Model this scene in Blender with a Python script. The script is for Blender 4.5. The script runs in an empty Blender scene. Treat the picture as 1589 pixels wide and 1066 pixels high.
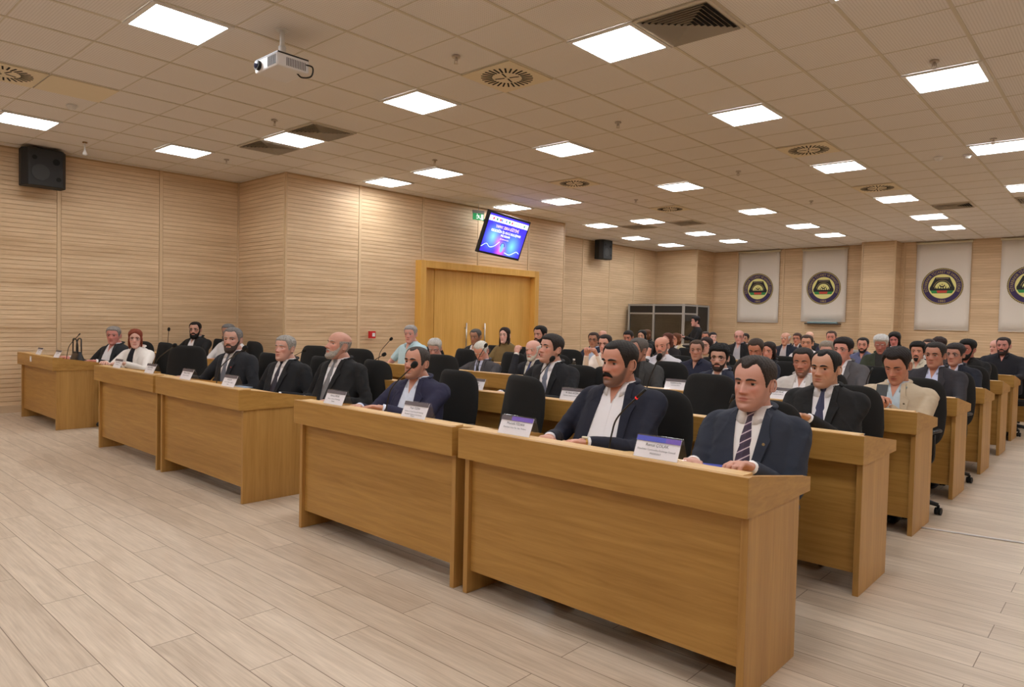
import bpy, math, random
import numpy as np
from mathutils import Matrix, Vector
random.seed(7)
C = bpy.context.scene
COL = C.collection
PI = math.pi

# ------------------------------------------------------------------ camera
CZ = 1.41; FPX = 1084.6353
YAW, PITCH, ROLL = -0.7335, -0.0317, 0.0230
def cam_axes():
    cy, sy, cp, sp = math.cos(YAW), math.sin(YAW), math.cos(PITCH), math.sin(PITCH)
    F = np.array([sy*cp, cy*cp, sp]); R = np.array([cy, -sy, 0.0]); U = np.cross(R, F)
    c, s = math.cos(ROLL), math.sin(ROLL)
    return c*R + s*U, -s*R + c*U, F
cR, cU, cF = cam_axes()
cd = bpy.data.cameras.new('camera'); cam = bpy.data.objects.new('camera', cd); COL.objects.link(cam)
cd.sensor_width = 36; cd.lens = FPX/1589*36; cd.clip_start = .05; cd.clip_end = 100
cam.matrix_world = Matrix(((cR[0], cU[0], -cF[0], 0), (cR[1], cU[1], -cF[1], 0), (cR[2], cU[2], -cF[2], CZ), (0, 0, 0, 1)))
C.camera = cam
def at(u, v, y=None, x=None, z=None):
    """photo pixel -> room point on the plane y=, x= or z="""
    q = cR*(u-794.5)/FPX - cU*(v-533)/FPX + cF
    if y is not None: k = y/q[1]
    elif x is not None: k = x/q[0]
    else: k = (z-CZ)/q[2]
    return q[0]*k, q[1]*k, q[2]*k + CZ

# ------------------------------------------------------------------ world, exposure, light levels
W = bpy.data.worlds.new('world'); C.world = W; W.use_nodes = True
W.node_tree.nodes['Background'].inputs[0].default_value = (1, .93, .85, 1)
W.node_tree.nodes['Background'].inputs[1].default_value = .02
PANEL_EMIT = 9.0
C.view_settings.view_transform = 'Standard'; C.view_settings.look = 'None'
C.view_settings.exposure = 1.14; C.view_settings.gamma = 1.0
C.view_settings.use_curve_mapping = False
try: C.cycles.max_bounces = 8; C.cycles.diffuse_bounces = 5; C.cycles.sample_clamp_indirect = 4
except Exception: pass

# ------------------------------------------------------------------ materials
def lin(c):
    return tuple((x/12.92 if x <= .04045 else ((x+.055)/1.055)**2.4) for x in [v/255 for v in c]) + (1,)
MATS = {}
def mat(name, rgb, rough=.6, metal=0, spec=None, bump=0, bscale=200, emit=None):
    if name in MATS: return MATS[name]
    m = bpy.data.materials.new(name); m.use_nodes = True
    b = m.node_tree.nodes['Principled BSDF']
    b.inputs['Base Color'].default_value = lin(rgb); b.inputs['Roughness'].default_value = rough
    b.inputs['Metallic'].default_value = metal
    if spec is not None: b.inputs['Specular IOR Level'].default_value = spec
    if emit:
        b.inputs['Emission Color'].default_value = lin(rgb) if emit is True else emit[0]
        b.inputs['Emission Strength'].default_value = 1 if emit is True else emit[1]
    if bump:
        nt = m.node_tree; n = nt.nodes.new('ShaderNodeTexNoise'); n.inputs['Scale'].default_value = bscale
        tc = nt.nodes.new('ShaderNodeTexCoord'); nt.links.new(tc.outputs['Object'], n.inputs['Vector'])
        bp = nt.nodes.new('ShaderNodeBump'); bp.inputs['Strength'].default_value = bump; bp.inputs['Distance'].default_value = .002
        nt.links.new(n.outputs[0], bp.inputs['Height']); nt.links.new(bp.outputs[0], b.inputs['Normal'])
    MATS[name] = m; return m
def wood(name, dark, light, stretch, scale=1.0, rough=.42, grain=.5, coat=0):
    """stretch: per-axis frequency of the grain noise in room space"""
    m = bpy.data.materials.new(name); m.use_nodes = True; nt = m.node_tree; N = nt.nodes; Lk = nt.links
    b = N['Principled BSDF']; g = N.new('ShaderNodeNewGeometry')
    mp = N.new('ShaderNodeMapping'); mp.inputs['Scale'].default_value = [s*scale for s in stretch]
    Lk.new(g.outputs['Position'], mp.inputs['Vector'])
    n1 = N.new('ShaderNodeTexNoise'); n1.inputs['Scale'].default_value = 1; n1.inputs['Detail'].default_value = 5; n1.inputs['Roughness'].default_value = .6
    n1.inputs['Distortion'].default_value = .6
    Lk.new(mp.outputs[0], n1.inputs['Vector'])
    mp2 = N.new('ShaderNodeMapping'); mp2.inputs['Scale'].default_value = [s*scale*.16 for s in stretch]
    Lk.new(g.outputs['Position'], mp2.inputs['Vector'])
    n2 = N.new('ShaderNodeTexNoise'); n2.inputs['Scale'].default_value = 1; n2.inputs['Detail'].default_value = 2
    Lk.new(mp2.outputs[0], n2.inputs['Vector'])
    mx = N.new('ShaderNodeMix'); mx.data_type = 'FLOAT'; mx.inputs[0].default_value = grain
    Lk.new(n2.outputs[0], mx.inputs[2]); Lk.new(n1.outputs[0], mx.inputs[3])
    cr = N.new('ShaderNodeValToRGB'); cr.color_ramp.elements[0].position = .3; cr.color_ramp.elements[1].position = .7
    cr.color_ramp.elements[0].color = lin(dark); cr.color_ramp.elements[1].color = lin(light)
    Lk.new(mx.outputs[0], cr.inputs[0]); Lk.new(cr.outputs[0], b.inputs['Base Color'])
    b.inputs['Roughness'].default_value = rough
    MATS[name] = m; return m

OAK_H = wood('oak_veneer_horizontal', (156, 112, 48), (194, 149, 78), (2.2, 9, 42), grain=.62)
OAK_V = wood('oak_veneer_vertical', (162, 118, 58), (198, 153, 86), (55, 55, 2.6))
OAK_EDGE = wood('oak_light_edge', (204, 164, 106), (222, 186, 128), (4, 30, 60))
DOOR_W = wood('door_oak', (206, 154, 68), (230, 182, 98), (40, 34, 2.0))
WALL_W = wood('wall_oak', (194, 162, 124), (234, 207, 170), (1.6, 1.6, 34), grain=.55, rough=.55)
WALL_T = wood('wall_trim_oak', (205, 176, 138), (222, 196, 160), (20, 20, 1.5), rough=.55)
GROOVE = mat('wall_groove_backing', (196, 166, 130), .8)
BASEB = wood('baseboard_wood', (180, 152, 120), (200, 176, 146), (2, 2, 30), rough=.5)

def floor_mat():
    m = bpy.data.materials.new('oak_laminate_floor'); m.use_nodes = True; nt = m.node_tree; N = nt.nodes; Lk = nt.links
    b = N['Principled BSDF']; g = N.new('ShaderNodeNewGeometry')
    br = N.new('ShaderNodeTexBrick'); br.offset = .37; br.offset_frequency = 2
    br.inputs['Scale'].default_value = 1; br.inputs['Brick Width'].default_value = 1.29; br.inputs['Row Height'].default_value = .193
    br.inputs['Mortar Size'].default_value = .0022; br.inputs['Mortar Smooth'].default_value = .3; br.inputs['Bias'].default_value = 0
    br.inputs['Color1'].default_value = (.0, .0, .0, 1); br.inputs['Color2'].default_value = (1, 1, 1, 1); br.inputs['Mortar'].default_value = (.5, .5, .5, 1)
    Lk.new(g.outputs['Position'], br.inputs['Vector'])
    # per-plank shift of the grain
    sx = N.new('ShaderNodeSeparateXYZ'); Lk.new(g.outputs['Position'], sx.inputs[0])
    mu = N.new('ShaderNodeMath'); mu.operation = 'MULTIPLY'; mu.inputs[1].default_value = 13.7
    Lk.new(br.outputs['Color'], mu.inputs[0])
    cb = N.new('ShaderNodeCombineXYZ')
    Lk.new(sx.outputs[0], cb.inputs[0]); Lk.new(sx.outputs[1], cb.inputs[1]); Lk.new(mu.outputs[0], cb.inputs[2])
    mp = N.new('ShaderNodeMapping'); mp.inputs['Scale'].default_value = (1.0, 9, 1); Lk.new(cb.outputs[0], mp.inputs[0])
    n1 = N.new('ShaderNodeTexNoise'); n1.inputs['Scale'].default_value = 1.1; n1.inputs['Detail'].default_value = 2; n1.inputs['Distortion'].default_value = .5
    Lk.new(mp.outputs[0], n1.inputs['Vector'])
    # cathedral rings: contour lines of the noise
    m2 = N.new('ShaderNodeMath'); m2.operation = 'MULTIPLY'; m2.inputs[1].default_value = 26; Lk.new(n1.outputs[0], m2.inputs[0])
    sn = N.new('ShaderNodeMath'); sn.operation = 'SINE'; Lk.new(m2.outputs[0], sn.inputs[0])
    mp3 = N.new('ShaderNodeMapping'); mp3.inputs['Scale'].default_value = (5, 120, 1); Lk.new(cb.outputs[0], mp3.inputs[0])
    n3 = N.new('ShaderNodeTexNoise'); n3.inputs['Scale'].default_value = 1; n3.inputs['Detail'].default_value = 3; Lk.new(mp3.outputs[0], n3.inputs['Vector'])
    a1 = N.new('ShaderNodeMath'); a1.operation = 'MULTIPLY_ADD'; a1.inputs[1].default_value = .045; a1.inputs[2].default_value = .0
    Lk.new(sn.outputs[0], a1.inputs[0])
    a2 = N.new('ShaderNodeMath'); a2.operation = 'MULTIPLY_ADD'; a2.inputs[1].default_value = .55
    Lk.new(n3.outputs[0], a2.inputs[0]); Lk.new(a1.outputs[0], a2.inputs[2])
    a3 = N.new('ShaderNodeMath'); a3.operation = 'MULTIPLY_ADD'; a3.inputs[1].default_value = .3
    Lk.new(n1.outputs[0], a3.inputs[0]); Lk.new(a2.outputs[0], a3.inputs[2])
    a4 = N.new('ShaderNodeMath'); a4.operation = 'MULTIPLY_ADD'; a4.inputs[1].default_value = .16
    Lk.new(br.outputs['Color'], a4.inputs[0]); Lk.new(a3.outputs[0], a4.inputs[2])
    cr = N.new('ShaderNodeValToRGB'); e = cr.color_ramp.elements; e[0].position = .2; e[1].position = .76
    e[0].color = lin((170, 150, 128)); e[1].color = lin((220, 203, 182))
    Lk.new(a4.outputs[0], cr.inputs[0])
    mx = N.new('ShaderNodeMix'); mx.data_type = 'RGBA'; mx.inputs[7].default_value = lin((120, 100, 80))
    Lk.new(br.outputs['Fac'], mx.inputs[0]); Lk.new(cr.outputs[0], mx.inputs[6])
    Lk.new(mx.outputs[2], b.inputs['Base Color']); b.inputs['Roughness'].default_value = .42
    return m
FLOOR = floor_mat()
def tile_mat():
    m = bpy.data.materials.new('perforated_ceiling_tile'); m.use_nodes = True; nt = m.node_tree; N = nt.nodes; Lk = nt.links
    b = N['Principled BSDF']; g = N.new('ShaderNodeNewGeometry')
    mp = N.new('ShaderNodeMapping'); mp.inputs['Scale'].default_value = (50, 50, 0); Lk.new(g.outputs['Position'], mp.inputs[0])
    v = N.new('ShaderNodeTexVoronoi'); v.inputs['Scale'].default_value = 1; v.inputs['Randomness'].default_value = 0
    Lk.new(mp.outputs[0], v.inputs['Vector'])
    cr = N.new('ShaderNodeValToRGB'); e = cr.color_ramp.elements; e[0].position = .14; e[1].position = .26
    e[0].color = lin((196, 190, 186)); e[1].color = lin((230, 226, 224))
    Lk.new(v.outputs['Distance'], cr.inputs[0]); Lk.new(cr.outputs[0], b.inputs['Base Color'])
    b.inputs['Roughness'].default_value = .9
    return m
TILE = tile_mat()
TBAR = mat('ceiling_runner_beige', (206, 198, 182), .5)
BLACK_FAB = mat('black_chair_fabric', (24, 23, 22), .95, bump=.3, bscale=500)
BLACK_PL = mat('black_plastic', (20, 20, 21), .45)
RUBBER = mat('dark_caster_rubber', (14, 14, 15), .6)
DARK_SP = mat('speaker_housing', (33, 33, 33), .7)
METAL = mat('brushed_metal', (190, 190, 188), .35, 1)
ALU = mat('booth_aluminium', (176, 174, 172), .45, .4)
WHITE_PL = mat('white_plastic', (226, 226, 226), .4)
VENT_W = mat('vent_cream_metal', (226, 214, 188), .5)
VENT_D = mat('vent_dark_slot', (18, 16, 14), .9)
GRILLE = mat('vent_grille_metal', (214, 206, 194), .5)
PAPER = mat('white_paper', (252, 249, 255), .6)
INK = mat('black_print', (30, 28, 40), .7)
EMIT = mat('light_panel_diffuser', (255, 255, 255), .5, emit=((.965, .98, 1, 1), PANEL_EMIT))
GLASS = bpy.data.materials.new('clear_lens'); GLASS.use_nodes = True
def _glass(m, tint, f):
    nt = m.node_tree; N = nt.nodes; N.clear(); o = N.new('ShaderNodeOutputMaterial'); t = N.new('ShaderNodeBsdfTransparent')
    t.inputs[0].default_value = tint; gl = N.new('ShaderNodeBsdfGlossy'); gl.inputs['Roughness'].default_value = .05
    mx = N.new('ShaderNodeMixShader'); mx.inputs[0].default_value = f
    nt.links.new(t.outputs[0], mx.inputs[1]); nt.links.new(gl.outputs[0], mx.inputs[2]); nt.links.new(mx.outputs[0], o.inputs[0])
_glass(GLASS, (.95, .96, .97, 1), .10)
ACRYL = bpy.data.materials.new('acrylic'); ACRYL.use_nodes = True; _glass(ACRYL, (1, 1, 1, 1), .05)
BGLASS = bpy.data.materials.new('booth_window'); BGLASS.use_nodes = True; _glass(BGLASS, (.55, .53, .5, 1), .12)

# ------------------------------------------------------------------ mesh helpers
class MB:
    def __init__(s): s.v = []; s.f = []; s.m = []; s.s = []; s.n = 0
    def add(s, V, F, m=0, sm=False, M=None):
        V = np.asarray(V, float)
        if M is not None: V = V @ np.array(M.to_3x3()).T + np.array(M.translation)
        s.v.append(V)
        for f in F: s.f.append([i+s.n for i in f]); s.m.append(m); s.s.append(sm)
        s.n += len(V); return s
    def box(s, x0, x1, y0, y1, z0, z1, m=0, M=None):
        V = [(x0,y0,z0),(x1,y0,z0),(x1,y1,z0),(x0,y1,z0),(x0,y0,z1),(x1,y0,z1),(x1,y1,z1),(x0,y1,z1)]
        return s.add(V, [(0,3,2,1),(4,5,6,7),(0,1,5,4),(1,2,6,5),(2,3,7,6),(3,0,4,7)], m, False, M)
    def rings(s, R, m=0, sm=True, closed=True, caps=True, M=None):
        n = len(R[0]); V = np.concatenate([np.asarray(r, float) for r in R]); F = []
        for i in range(len(R)-1):
            for j in range(n if closed else n-1):
                k = (j+1) % n; F.append((i*n+j, i*n+k, (i+1)*n+k, (i+1)*n+j))
        if caps and closed:
            F.append(tuple(range(n))[::-1]); F.append(tuple(range((len(R)-1)*n, len(R)*n)))
        return s.add(V, F, m, sm, M)
    def tube(s, P, r, seg=10, m=0, sm=True, M=None, flat=1.0, upv=None):
        P = [np.asarray(p, float) for p in P]; n = len(P)
        r = [r]*n if np.isscalar(r) else list(r); R = []
        up = np.array([0, 0, 1.0]) if upv is None else np.array(upv, float); px = None
        for i in range(n):
            t = P[min(i+1, n-1)] - P[max(i-1, 0)]; t = t/(np.linalg.norm(t)+1e-9)
            if px is None:
                a = up if abs(t@up) < .9 else np.array([1.0, 0, 0]); x = np.cross(t, a)
            else: x = px - t*(px@t)
            x /= np.linalg.norm(x)+1e-9; px = x; y = np.cross(t, x)
            R.append([P[i] + r[i]*(math.cos(a)*x + flat*math.sin(a)*y) for a in np.arange(seg)*2*PI/seg])
        return s.rings(R, m, sm, M=M)
    def cyl(s, c, r, h, seg=20, m=0, axis='z', M=None, r2=None):
        a = np.arange(seg)*2*PI/seg; r2 = r if r2 is None else r2
        A = np.stack([np.cos(a), np.sin(a), np.zeros(seg)], 1)
        R = [A*r, A*r2+[0, 0, h]]
        if axis == 'y': R = [q[:, [0, 2, 1]] for q in R]
        if axis == 'x': R = [q[:, [2, 0, 1]] for q in R]
        return s.rings([q+np.array(c) for q in R], m, False, M=M)
    def ball(s, c, r, seg=14, lev=9, m=0, M=None):
        r = np.array([r]*3 if np.isscalar(r) else r, float); R = []
        for i in range(1, lev):
            t = PI*i/lev; R.append([np.array(c)+r*[math.sin(t)*math.cos(a), math.sin(t)*math.sin(a), -math.cos(t)] for a in np.arange(seg)*2*PI/seg])
        return s.rings(R, m, True, M=M)
    def prism(s, poly, z0, z1, m=0, M=None):
        n = len(poly); V = [(x, y, z0) for x, y in poly] + [(x, y, z1) for x, y in poly]
        F = [tuple(range(n))[::-1], tuple(range(n, 2*n))] + [(i, (i+1) % n, n+(i+1) % n, n+i) for i in range(n)]
        return s.add(V, F, m, False, M)
    def mesh(s, name, mats):
        me = bpy.data.meshes.new(name); V = np.concatenate(s.v)
        me.from_pydata(V.tolist(), [], s.f)
        for m in mats: me.materials.append(m)
        me.polygons.foreach_set('material_index', s.m); me.polygons.foreach_set('use_smooth', s.s); me.update()
        return me
    def build(s, name, mats, parent=None, loc=None, bevel=0):
        if not isinstance(mats, (list, tuple)): mats = [mats]
        o = bpy.data.objects.new(name, s.mesh(name, mats)); COL.objects.link(o)
        if parent: o.parent = parent
        if loc is not None: o.location = loc
        if bevel:
            b = o.modifiers.new('bevel', 'BEVEL'); b.width = bevel; b.segments = 2; b.limit_method = 'ANGLE'; b.angle_limit = 1.0
        return o
def tag(o, label, cat, group=None, kind=None):
    o['label'] = label; o['category'] = cat
    if group: o['group'] = group
    if kind: o['kind'] = kind
    return o
def empty(name, loc, label=None, cat=None, group=None, rz=0):
    o = bpy.data.objects.new(name, None); COL.objects.link(o); o.location = loc; o.rotation_euler.z = rz; o.empty_display_size = .1
    if label: tag(o, label, cat, group)
    return o
def struct(o): o['kind'] = 'structure'; return o
def dup(root, loc, rz=0, label=None, group=None):
    r = root.copy(); COL.objects.link(r); r.location = loc; r.rotation_euler.z = rz
    if label: r['label'] = label
    if group: r['group'] = group
    for ch in root.children:
        c = ch.copy(); COL.objects.link(c); c.parent = r
        for g in ch.children:
            d = g.copy(); COL.objects.link(d); d.parent = c
    return r
def remesh(mb, vox, smooth=5):
    me = mb.mesh('tmp', []); o = bpy.data.objects.new('tmp', me); COL.objects.link(o)
    m = o.modifiers.new('r', 'REMESH'); m.mode = 'VOXEL'; m.voxel_size = vox; m.use_smooth_shade = True
    if smooth:
        s = o.modifiers.new('s', 'SMOOTH'); s.iterations = smooth; s.factor = .5
    dg = bpy.context.evaluated_depsgraph_get(); e = o.evaluated_get(dg); q = e.to_mesh()
    n = len(q.vertices); V = np.empty(n*3); q.vertices.foreach_get('co', V); F = [tuple(p.vertices) for p in q.polygons]
    e.to_mesh_clear(); bpy.data.objects.remove(o); bpy.data.meshes.remove(me)
    return V.reshape(-1, 3), F
def text_geo(txt, size):
    cu = bpy.data.curves.new('t', 'FONT'); cu.body = txt; cu.size = size; cu.align_x = 'CENTER'; cu.resolution_u = 2
    o = bpy.data.objects.new('t', cu); COL.objects.link(o)
    dg = bpy.context.evaluated_depsgraph_get(); e = o.evaluated_get(dg); q = e.to_mesh()
    n = len(q.vertices); V = np.empty(n*3); q.vertices.foreach_get('co', V); F = [tuple(p.vertices) for p in q.polygons]
    e.to_mesh_clear(); bpy.data.objects.remove(o); bpy.data.curves.remove(cu)
    return V.reshape(-1, 3), F
def R3(axis, a): return Matrix.Rotation(a, 4, axis)
def T3(*p): return Matrix.Translation(p)
def catmull(P, n):
    P = np.asarray(P, float); Q = np.vstack([2*P[0]-P[1], P, 2*P[-1]-P[-2]]); out = []
    for i in range(len(P)-1):
        a, b, c, d = Q[i:i+4]
        for t in np.linspace(0, 1, n, endpoint=False):
            out.append(.5*((2*b)+(-a+c)*t+(2*a-5*b+4*c-d)*t*t+(-a+3*b-3*c+d)*t**3))
    out.append(P[-1]); return np.array(out)

# ------------------------------------------------------------------ room shell
HC = 3.618; T = .6; GX, GY = -5.2441*T, 7.7889*T       # ceiling height and tile grid origin
XL, XB, XR2, YW = -11.45, -9.7, -11.0, 19.7            # left wall, door bay face, rear left wall, back wall
Y1, Y2 = 5.65, 12.35                                    # the door bay runs from Y1 to Y2
XR, YF = 5.6, -5.6
struct(MB().box(XL-.6, XR+.2, YF-.2, YW+.3, -.1, 0).build('floor', FLOOR))
cb = MB().box(XL-.6, XR+.2, YF-.2, YW+.3, HC, HC+.1)
for i in range(-16, 16):
    x = GX+(i+.5)*T
    if XL-.5 < x < XR: cb.box(x-.013, x+.013, YF, YW, HC-.005, HC, 1)
for j in range(-17, 26):
    y = GY+(j+.5)*T
    if YF < y < YW: cb.box(XL-.5, XR, y-.005, y+.005, HC-.003, HC, 1)
struct(cb.build('ceiling', [TILE, TBAR]))

def slat_wall(name, p0, p1, joints, z0=.1, z1=HC, holes=()):
    """slatted oak wall from p0 to p1; the room lies to the left of the direction; joints are distances along it"""
    p0 = np.array(p0, float); p1 = np.array(p1, float); L = np.linalg.norm(p1-p0); d = (p1-p0)/L
    M = Matrix(((d[0], -d[1], 0, p0[0]), (d[1], d[0], 0, p0[1]), (0, 0, 1, 0), (0, 0, 0, 1)))
    b = MB(); b.box(0, L, -.06, 0, 0, z1, 2, M)
    js = [0]+sorted(j for j in joints if .05 < j < L-.05)+[L]
    for k in range(len(js)-1):
        a = js[k]+.028; e = js[k+1]-.028
        z = z0
        while z < z1-.02:
            zt = min(z+.0547, z1)
            segs = [(a, e)]
            for (h0, h1, hz) in holes:
                if z < hz:
                    ns = []
                    for (s0, s1) in segs:
                        if s1 <= h0 or s0 >= h1: ns.append((s0, s1))
                        else:
                            if s0 < h0: ns.append((s0, h0))
                            if s1 > h1: ns.append((h1, s1))
                    segs = ns
            for s0, s1 in segs: b.box(s0, s1, 0, .008, z, zt, 0, M)
            z += .0625
        for jx in (js[k],) if k else (js[0]+.028,):
            pass
    for j in js:
        a, e = max(0, j-.024), min(L, j+.024)
        if any(h0 < j < h1 for h0, h1, hz in holes):
            hz = max(hz for h0, h1, hz in holes); b.box(a, e, 0, .016, hz, z1, 1, M)
        else: b.box(a, e, 0, .016, 0, z1, 1, M)
    b.box(0, L, 0, .012, .0, .1, 3, M) if not holes else [b.box(s0, s1, 0, .012, 0, .1, 3, M) for s0, s1 in ((0, holes[0][0]), (holes[0][1], L))]
    return struct(b.build(name, [WALL_W, WALL_T, GROOVE, BASEB]))
# direction chosen so the room is on the left-hand side
slat_wall('wall_left', (XL+.13, Y1), (XL-.42, YF), [Y1-y for y in (4.42, 3.06, 1.66, .26, -1.1, -2.5, -3.9)])
slat_wall('wall_left_bay_side', (XB-.13, Y1), (XL+.13, Y1), [])
slat_wall('wall_left_bay', (XB+.07, Y2), (XB-.13, Y1), [Y2-y for y in (6.99, 8.33, 9.72, 11.17)], holes=[(Y2-11.33, Y2-8.22, 2.42)])
slat_wall('wall_left_bay_return', (XR2, Y2), (XB+.07, Y2), [.6])
slat_wall('wall_left_rear', (XR2, YW), (XR2, Y2), [YW-y for y in (17.4, 16.15, 14.9, 13.6)])
slat_wall('wall_back_corner', (-9.65, 18.62), (XR2, 18.62), [])
slat_wall('wall_back_corner_side', (-9.65, YW), (-9.65, 18.62), [])
slat_wall('wall_back', (XR, YW), (-9.65, YW), [XR-x for x in (-8.9, -7.55, -6.95, -5.5, -4.52, -3.1, -1.7, -.3, 1.1, 2.5, 3.9)])
slat_wall('wall_back_pillar', (-4.6, 19.15), (-5.36, 19.15), [])
slat_wall('wall_back_pillar_side', (-4.6, YW), (-4.6, 19.15), [])
slat_wall('wall_back_pillar_flank', (-5.36, 19.15), (-5.36, YW), [])
slat_wall('wall_right', (XR, YF), (XR, YW), [1.4*k for k in range(1, 18)])
slat_wall('wall_front', (XL-.42, YF), (XR, YF), [1.4*k for k in range(1, 12)])

# double door with side panels in the bay
dr = empty('door_1', (XB, 9.78, 0)); dr['kind'] = 'structure'; dr.rotation_euler.z = -.0297
def dpart(name, y0, y1, z0, z1, x0, x1, m, par=dr, bev=.004):
    return MB().box(x0, x1, y0-9.78, y1-9.78, z0, z1).build(name, m, par, bevel=bev)
fr = MB()
fr.box(-.05, .16, -1.6, -1.48, 0, 2.47); fr.box(-.05, .16, 1.45, 1.57, 0, 2.47); fr.box(-.05, .16, -1.48, 1.45, 2.34, 2.47)
fr.build('door_frame', DOOR_W, dr, bevel=.004)
dpart('side_panel', 8.30, 8.60, .02, 2.34, -.02, .02, DOOR_W); dpart('side_panel', 10.48, 11.23, .02, 2.34, -.02, .02, DOOR_W)
for y0, y1, hy in ((8.606, 9.545, 9.38), (9.552, 10.474, 9.87)):
    lf = dpart('door_leaf', y0, y1, .01, 2.34, -.015, .03, DOOR_W)
    h = MB(); yy = hy-9.78
    h.tube([(.075, yy, .78), (.075, yy, 1.36)], .014, 10)
    for z in (.88, 1.26): h.tube([(.03, yy, z), (.075, yy, z)], .009, 8)
    h.build('door_handle', METAL, lf)

# ------------------------------------------------------------------ ceiling fittings
def cell(i, j): return (GX+i*T, GY+j*T, HC-.006)
fr = MB(); 
for a, b_, c, d in ((-.296, -.262, -.296, .296), (.262, .296, -.296, .296), (-.262, .262, -.296, -.262), (-.262, .262, .262, .296)): fr.box(a, b_, c, d, -.012, 0)
LT = empty('ceiling_light', cell(-4, -4), 'x', 'ceiling light', 'square light panels in the ceiling')
fr.build('light_frame', WHITE_PL, LT); MB().box(-.263, .263, -.263, .263, -.009, -.002).build('diffuser', EMIT, LT)
lights = {}
for k, (i, j) in enumerate([(-4, -4), (-11, -4), (-11, -1), (-8, 0), (-4, 0), (-4, 4), (0, 0), (-8, 4), (-10, 4), (0, 4), (3, 4), (0, 9), (3, 9),
      (-4, 9), (-8, 9), (-10, 9), (-4, 14), (-8, 14), (-10, 14), (0, 14), (3, 14), (-4, 18), (-8, 18), (-11, 18), (0, 18), (-4, 21), (-8, 21), (-11, 21), (0, 21),
      (3, 18), (3, 21), (7, 4), (7, 9), (7, 14), (7, 18), (3, 0), (7, 0), (0, -4), (3, -4), (7, -4), (-4, -8), (-8, -8), (-11, -8), (0, -8), (3, -8), (-4, -12), (0, -12), (-8, -12), (-11, -12), (3, -12), (7, -9),
      (11, 0), (11, 6), (11, 12), (11, 18), (11, -6)]):
    o = LT if k == 0 else dup(LT, cell(i, j)); o.location = cell(i, j); lights[(i, j)] = o
LROW = {-12: 'far behind the camera', -8: 'behind the camera', -4: 'nearest the camera', -1: 'beside the loudspeaker wall', 0: 'level with the projector', 4: 'level with the bay corner',
        9: 'above the door', 14: 'just past the door bay', 18: 'second from the back wall', 21: 'nearest the back wall'}
LCOL = {-11: 'against the left wall', -10: 'leftmost', -8: 'second from left', -4: 'third from left', 0: 'fourth from left', 3: 'fifth from left', 7: 'toward the right wall', 11: 'along the right wall'}
for (i, j), o in lights.items():
    o['label'] = 'square light panel, row %s, %s' % (LROW.get(j, {-6: 'far front', 6: 'beyond the right frame edge', 12: 'right rear', -9: 'front right'}.get(j, 'right')), LCOL[i])
# round slotted diffusers
DF = empty('air_diffuser', cell(-2, 0), 'x', 'air vent', 'round slotted air diffusers')
MB().box(-.292, .292, -.292, .292, -.008, 0).build('plate', VENT_W, DF)
sl = MB()
for k in range(28):
    a = k*2*PI/28; M = R3('Z', a); sl.box(.135, .235, -.0075, .0075, -.011, -.006, 0, M)
for k in range(4): sl.box(.025, .115, -.006, .006, -.011, -.006, 0, R3('Z', k*PI/2+.35))
sl.build('slots', VENT_D, DF)
for k, ((i, j), l) in enumerate([((-2, 0), 'cream square vent plate with a ring of black slots, right of the projector'), ((-8, -5), 'round-slotted ceiling vent cut by the left edge of the picture'),
        ((0, 7), 'round-slotted ceiling vent near the right, above the rear audience'), ((-6, 7), 'round-slotted ceiling vent above the screen, right of the third light row'),
        ((-6, 12), 'small far round-slotted vent above the booth'), ((0, 12), 'far round-slotted vent above the right-hand banners')]):
    o = DF if k == 0 else dup(DF, cell(i, j)); o.location = cell(i, j); o['label'] = l
GR = empty('ceiling_grille', cell(1, 0), 'x', 'air vent', 'four-way louvred ceiling grilles')
gb = MB(); gb.box(-.29, .29, -.29, .29, -.003, 0, 1)
for k in range(8):
    r0 = .275-k*.034
    for q in range(4): gb.add([(-r0, -r0, -.022), (r0, -r0, -.022), (r0-.014, -r0+.014, -.003), (-r0+.014, -r0+.014, -.003)], [(0, 1, 2, 3), (3, 2, 1, 0)], 0, False, R3('Z', q*PI/2))
gb.build('louvres', [GRILLE, VENT_D], GR)
ff = MB()
for q in range(4): ff.box(-.296, .296, -.296, -.27, -.012, 0, 0, R3('Z', q*PI/2))
ff.build('grille_frame', GRILLE, GR)
for k, ((i, j), l) in enumerate([((1, 0), 'large louvred ceiling grille at the top edge, beside the big light panel'), ((-9, 0), 'louvred ceiling grille left of the light by the projector'),
        ((-7, 0), 'louvred ceiling grille behind the light, right of its twin'), ((-9, 15), 'far louvred grille above the rear loudspeaker'), ((-7, 15), 'far louvred grille between two light panels above the booth'),
        ((1, 16), 'far louvred grille above the third banner'), ((3, 16), 'far louvred grille at the right edge of the picture')]):
    o = GR if k == 0 else dup(GR, cell(i, j)); o.location = cell(i, j); o['label'] = l
SP = empty('sprinkler', cell(-2, -1), 'x', 'sprinkler', 'sprinkler heads in the ceiling tiles')
CHR = mat('sprinkler_chrome', (196, 188, 180), .35, .6)
MB().cyl((0, 0, -.012), .035, .012, 18).build('rosette', CHR, SP)
h = MB(); h.tube([(0, 0, -.012), (0, 0, -.04)], .009, 8); h.tube([(-.014, 0, -.02), (-.016, 0, -.05), (0, 0, -.06)], .003, 6); h.tube([(.014, 0, -.02), (.016, 0, -.05), (0, 0, -.06)], .003, 6); h.cyl((0, 0, -.064), .018, .003, 14)
h.build('nozzle', CHR, SP)
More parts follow.
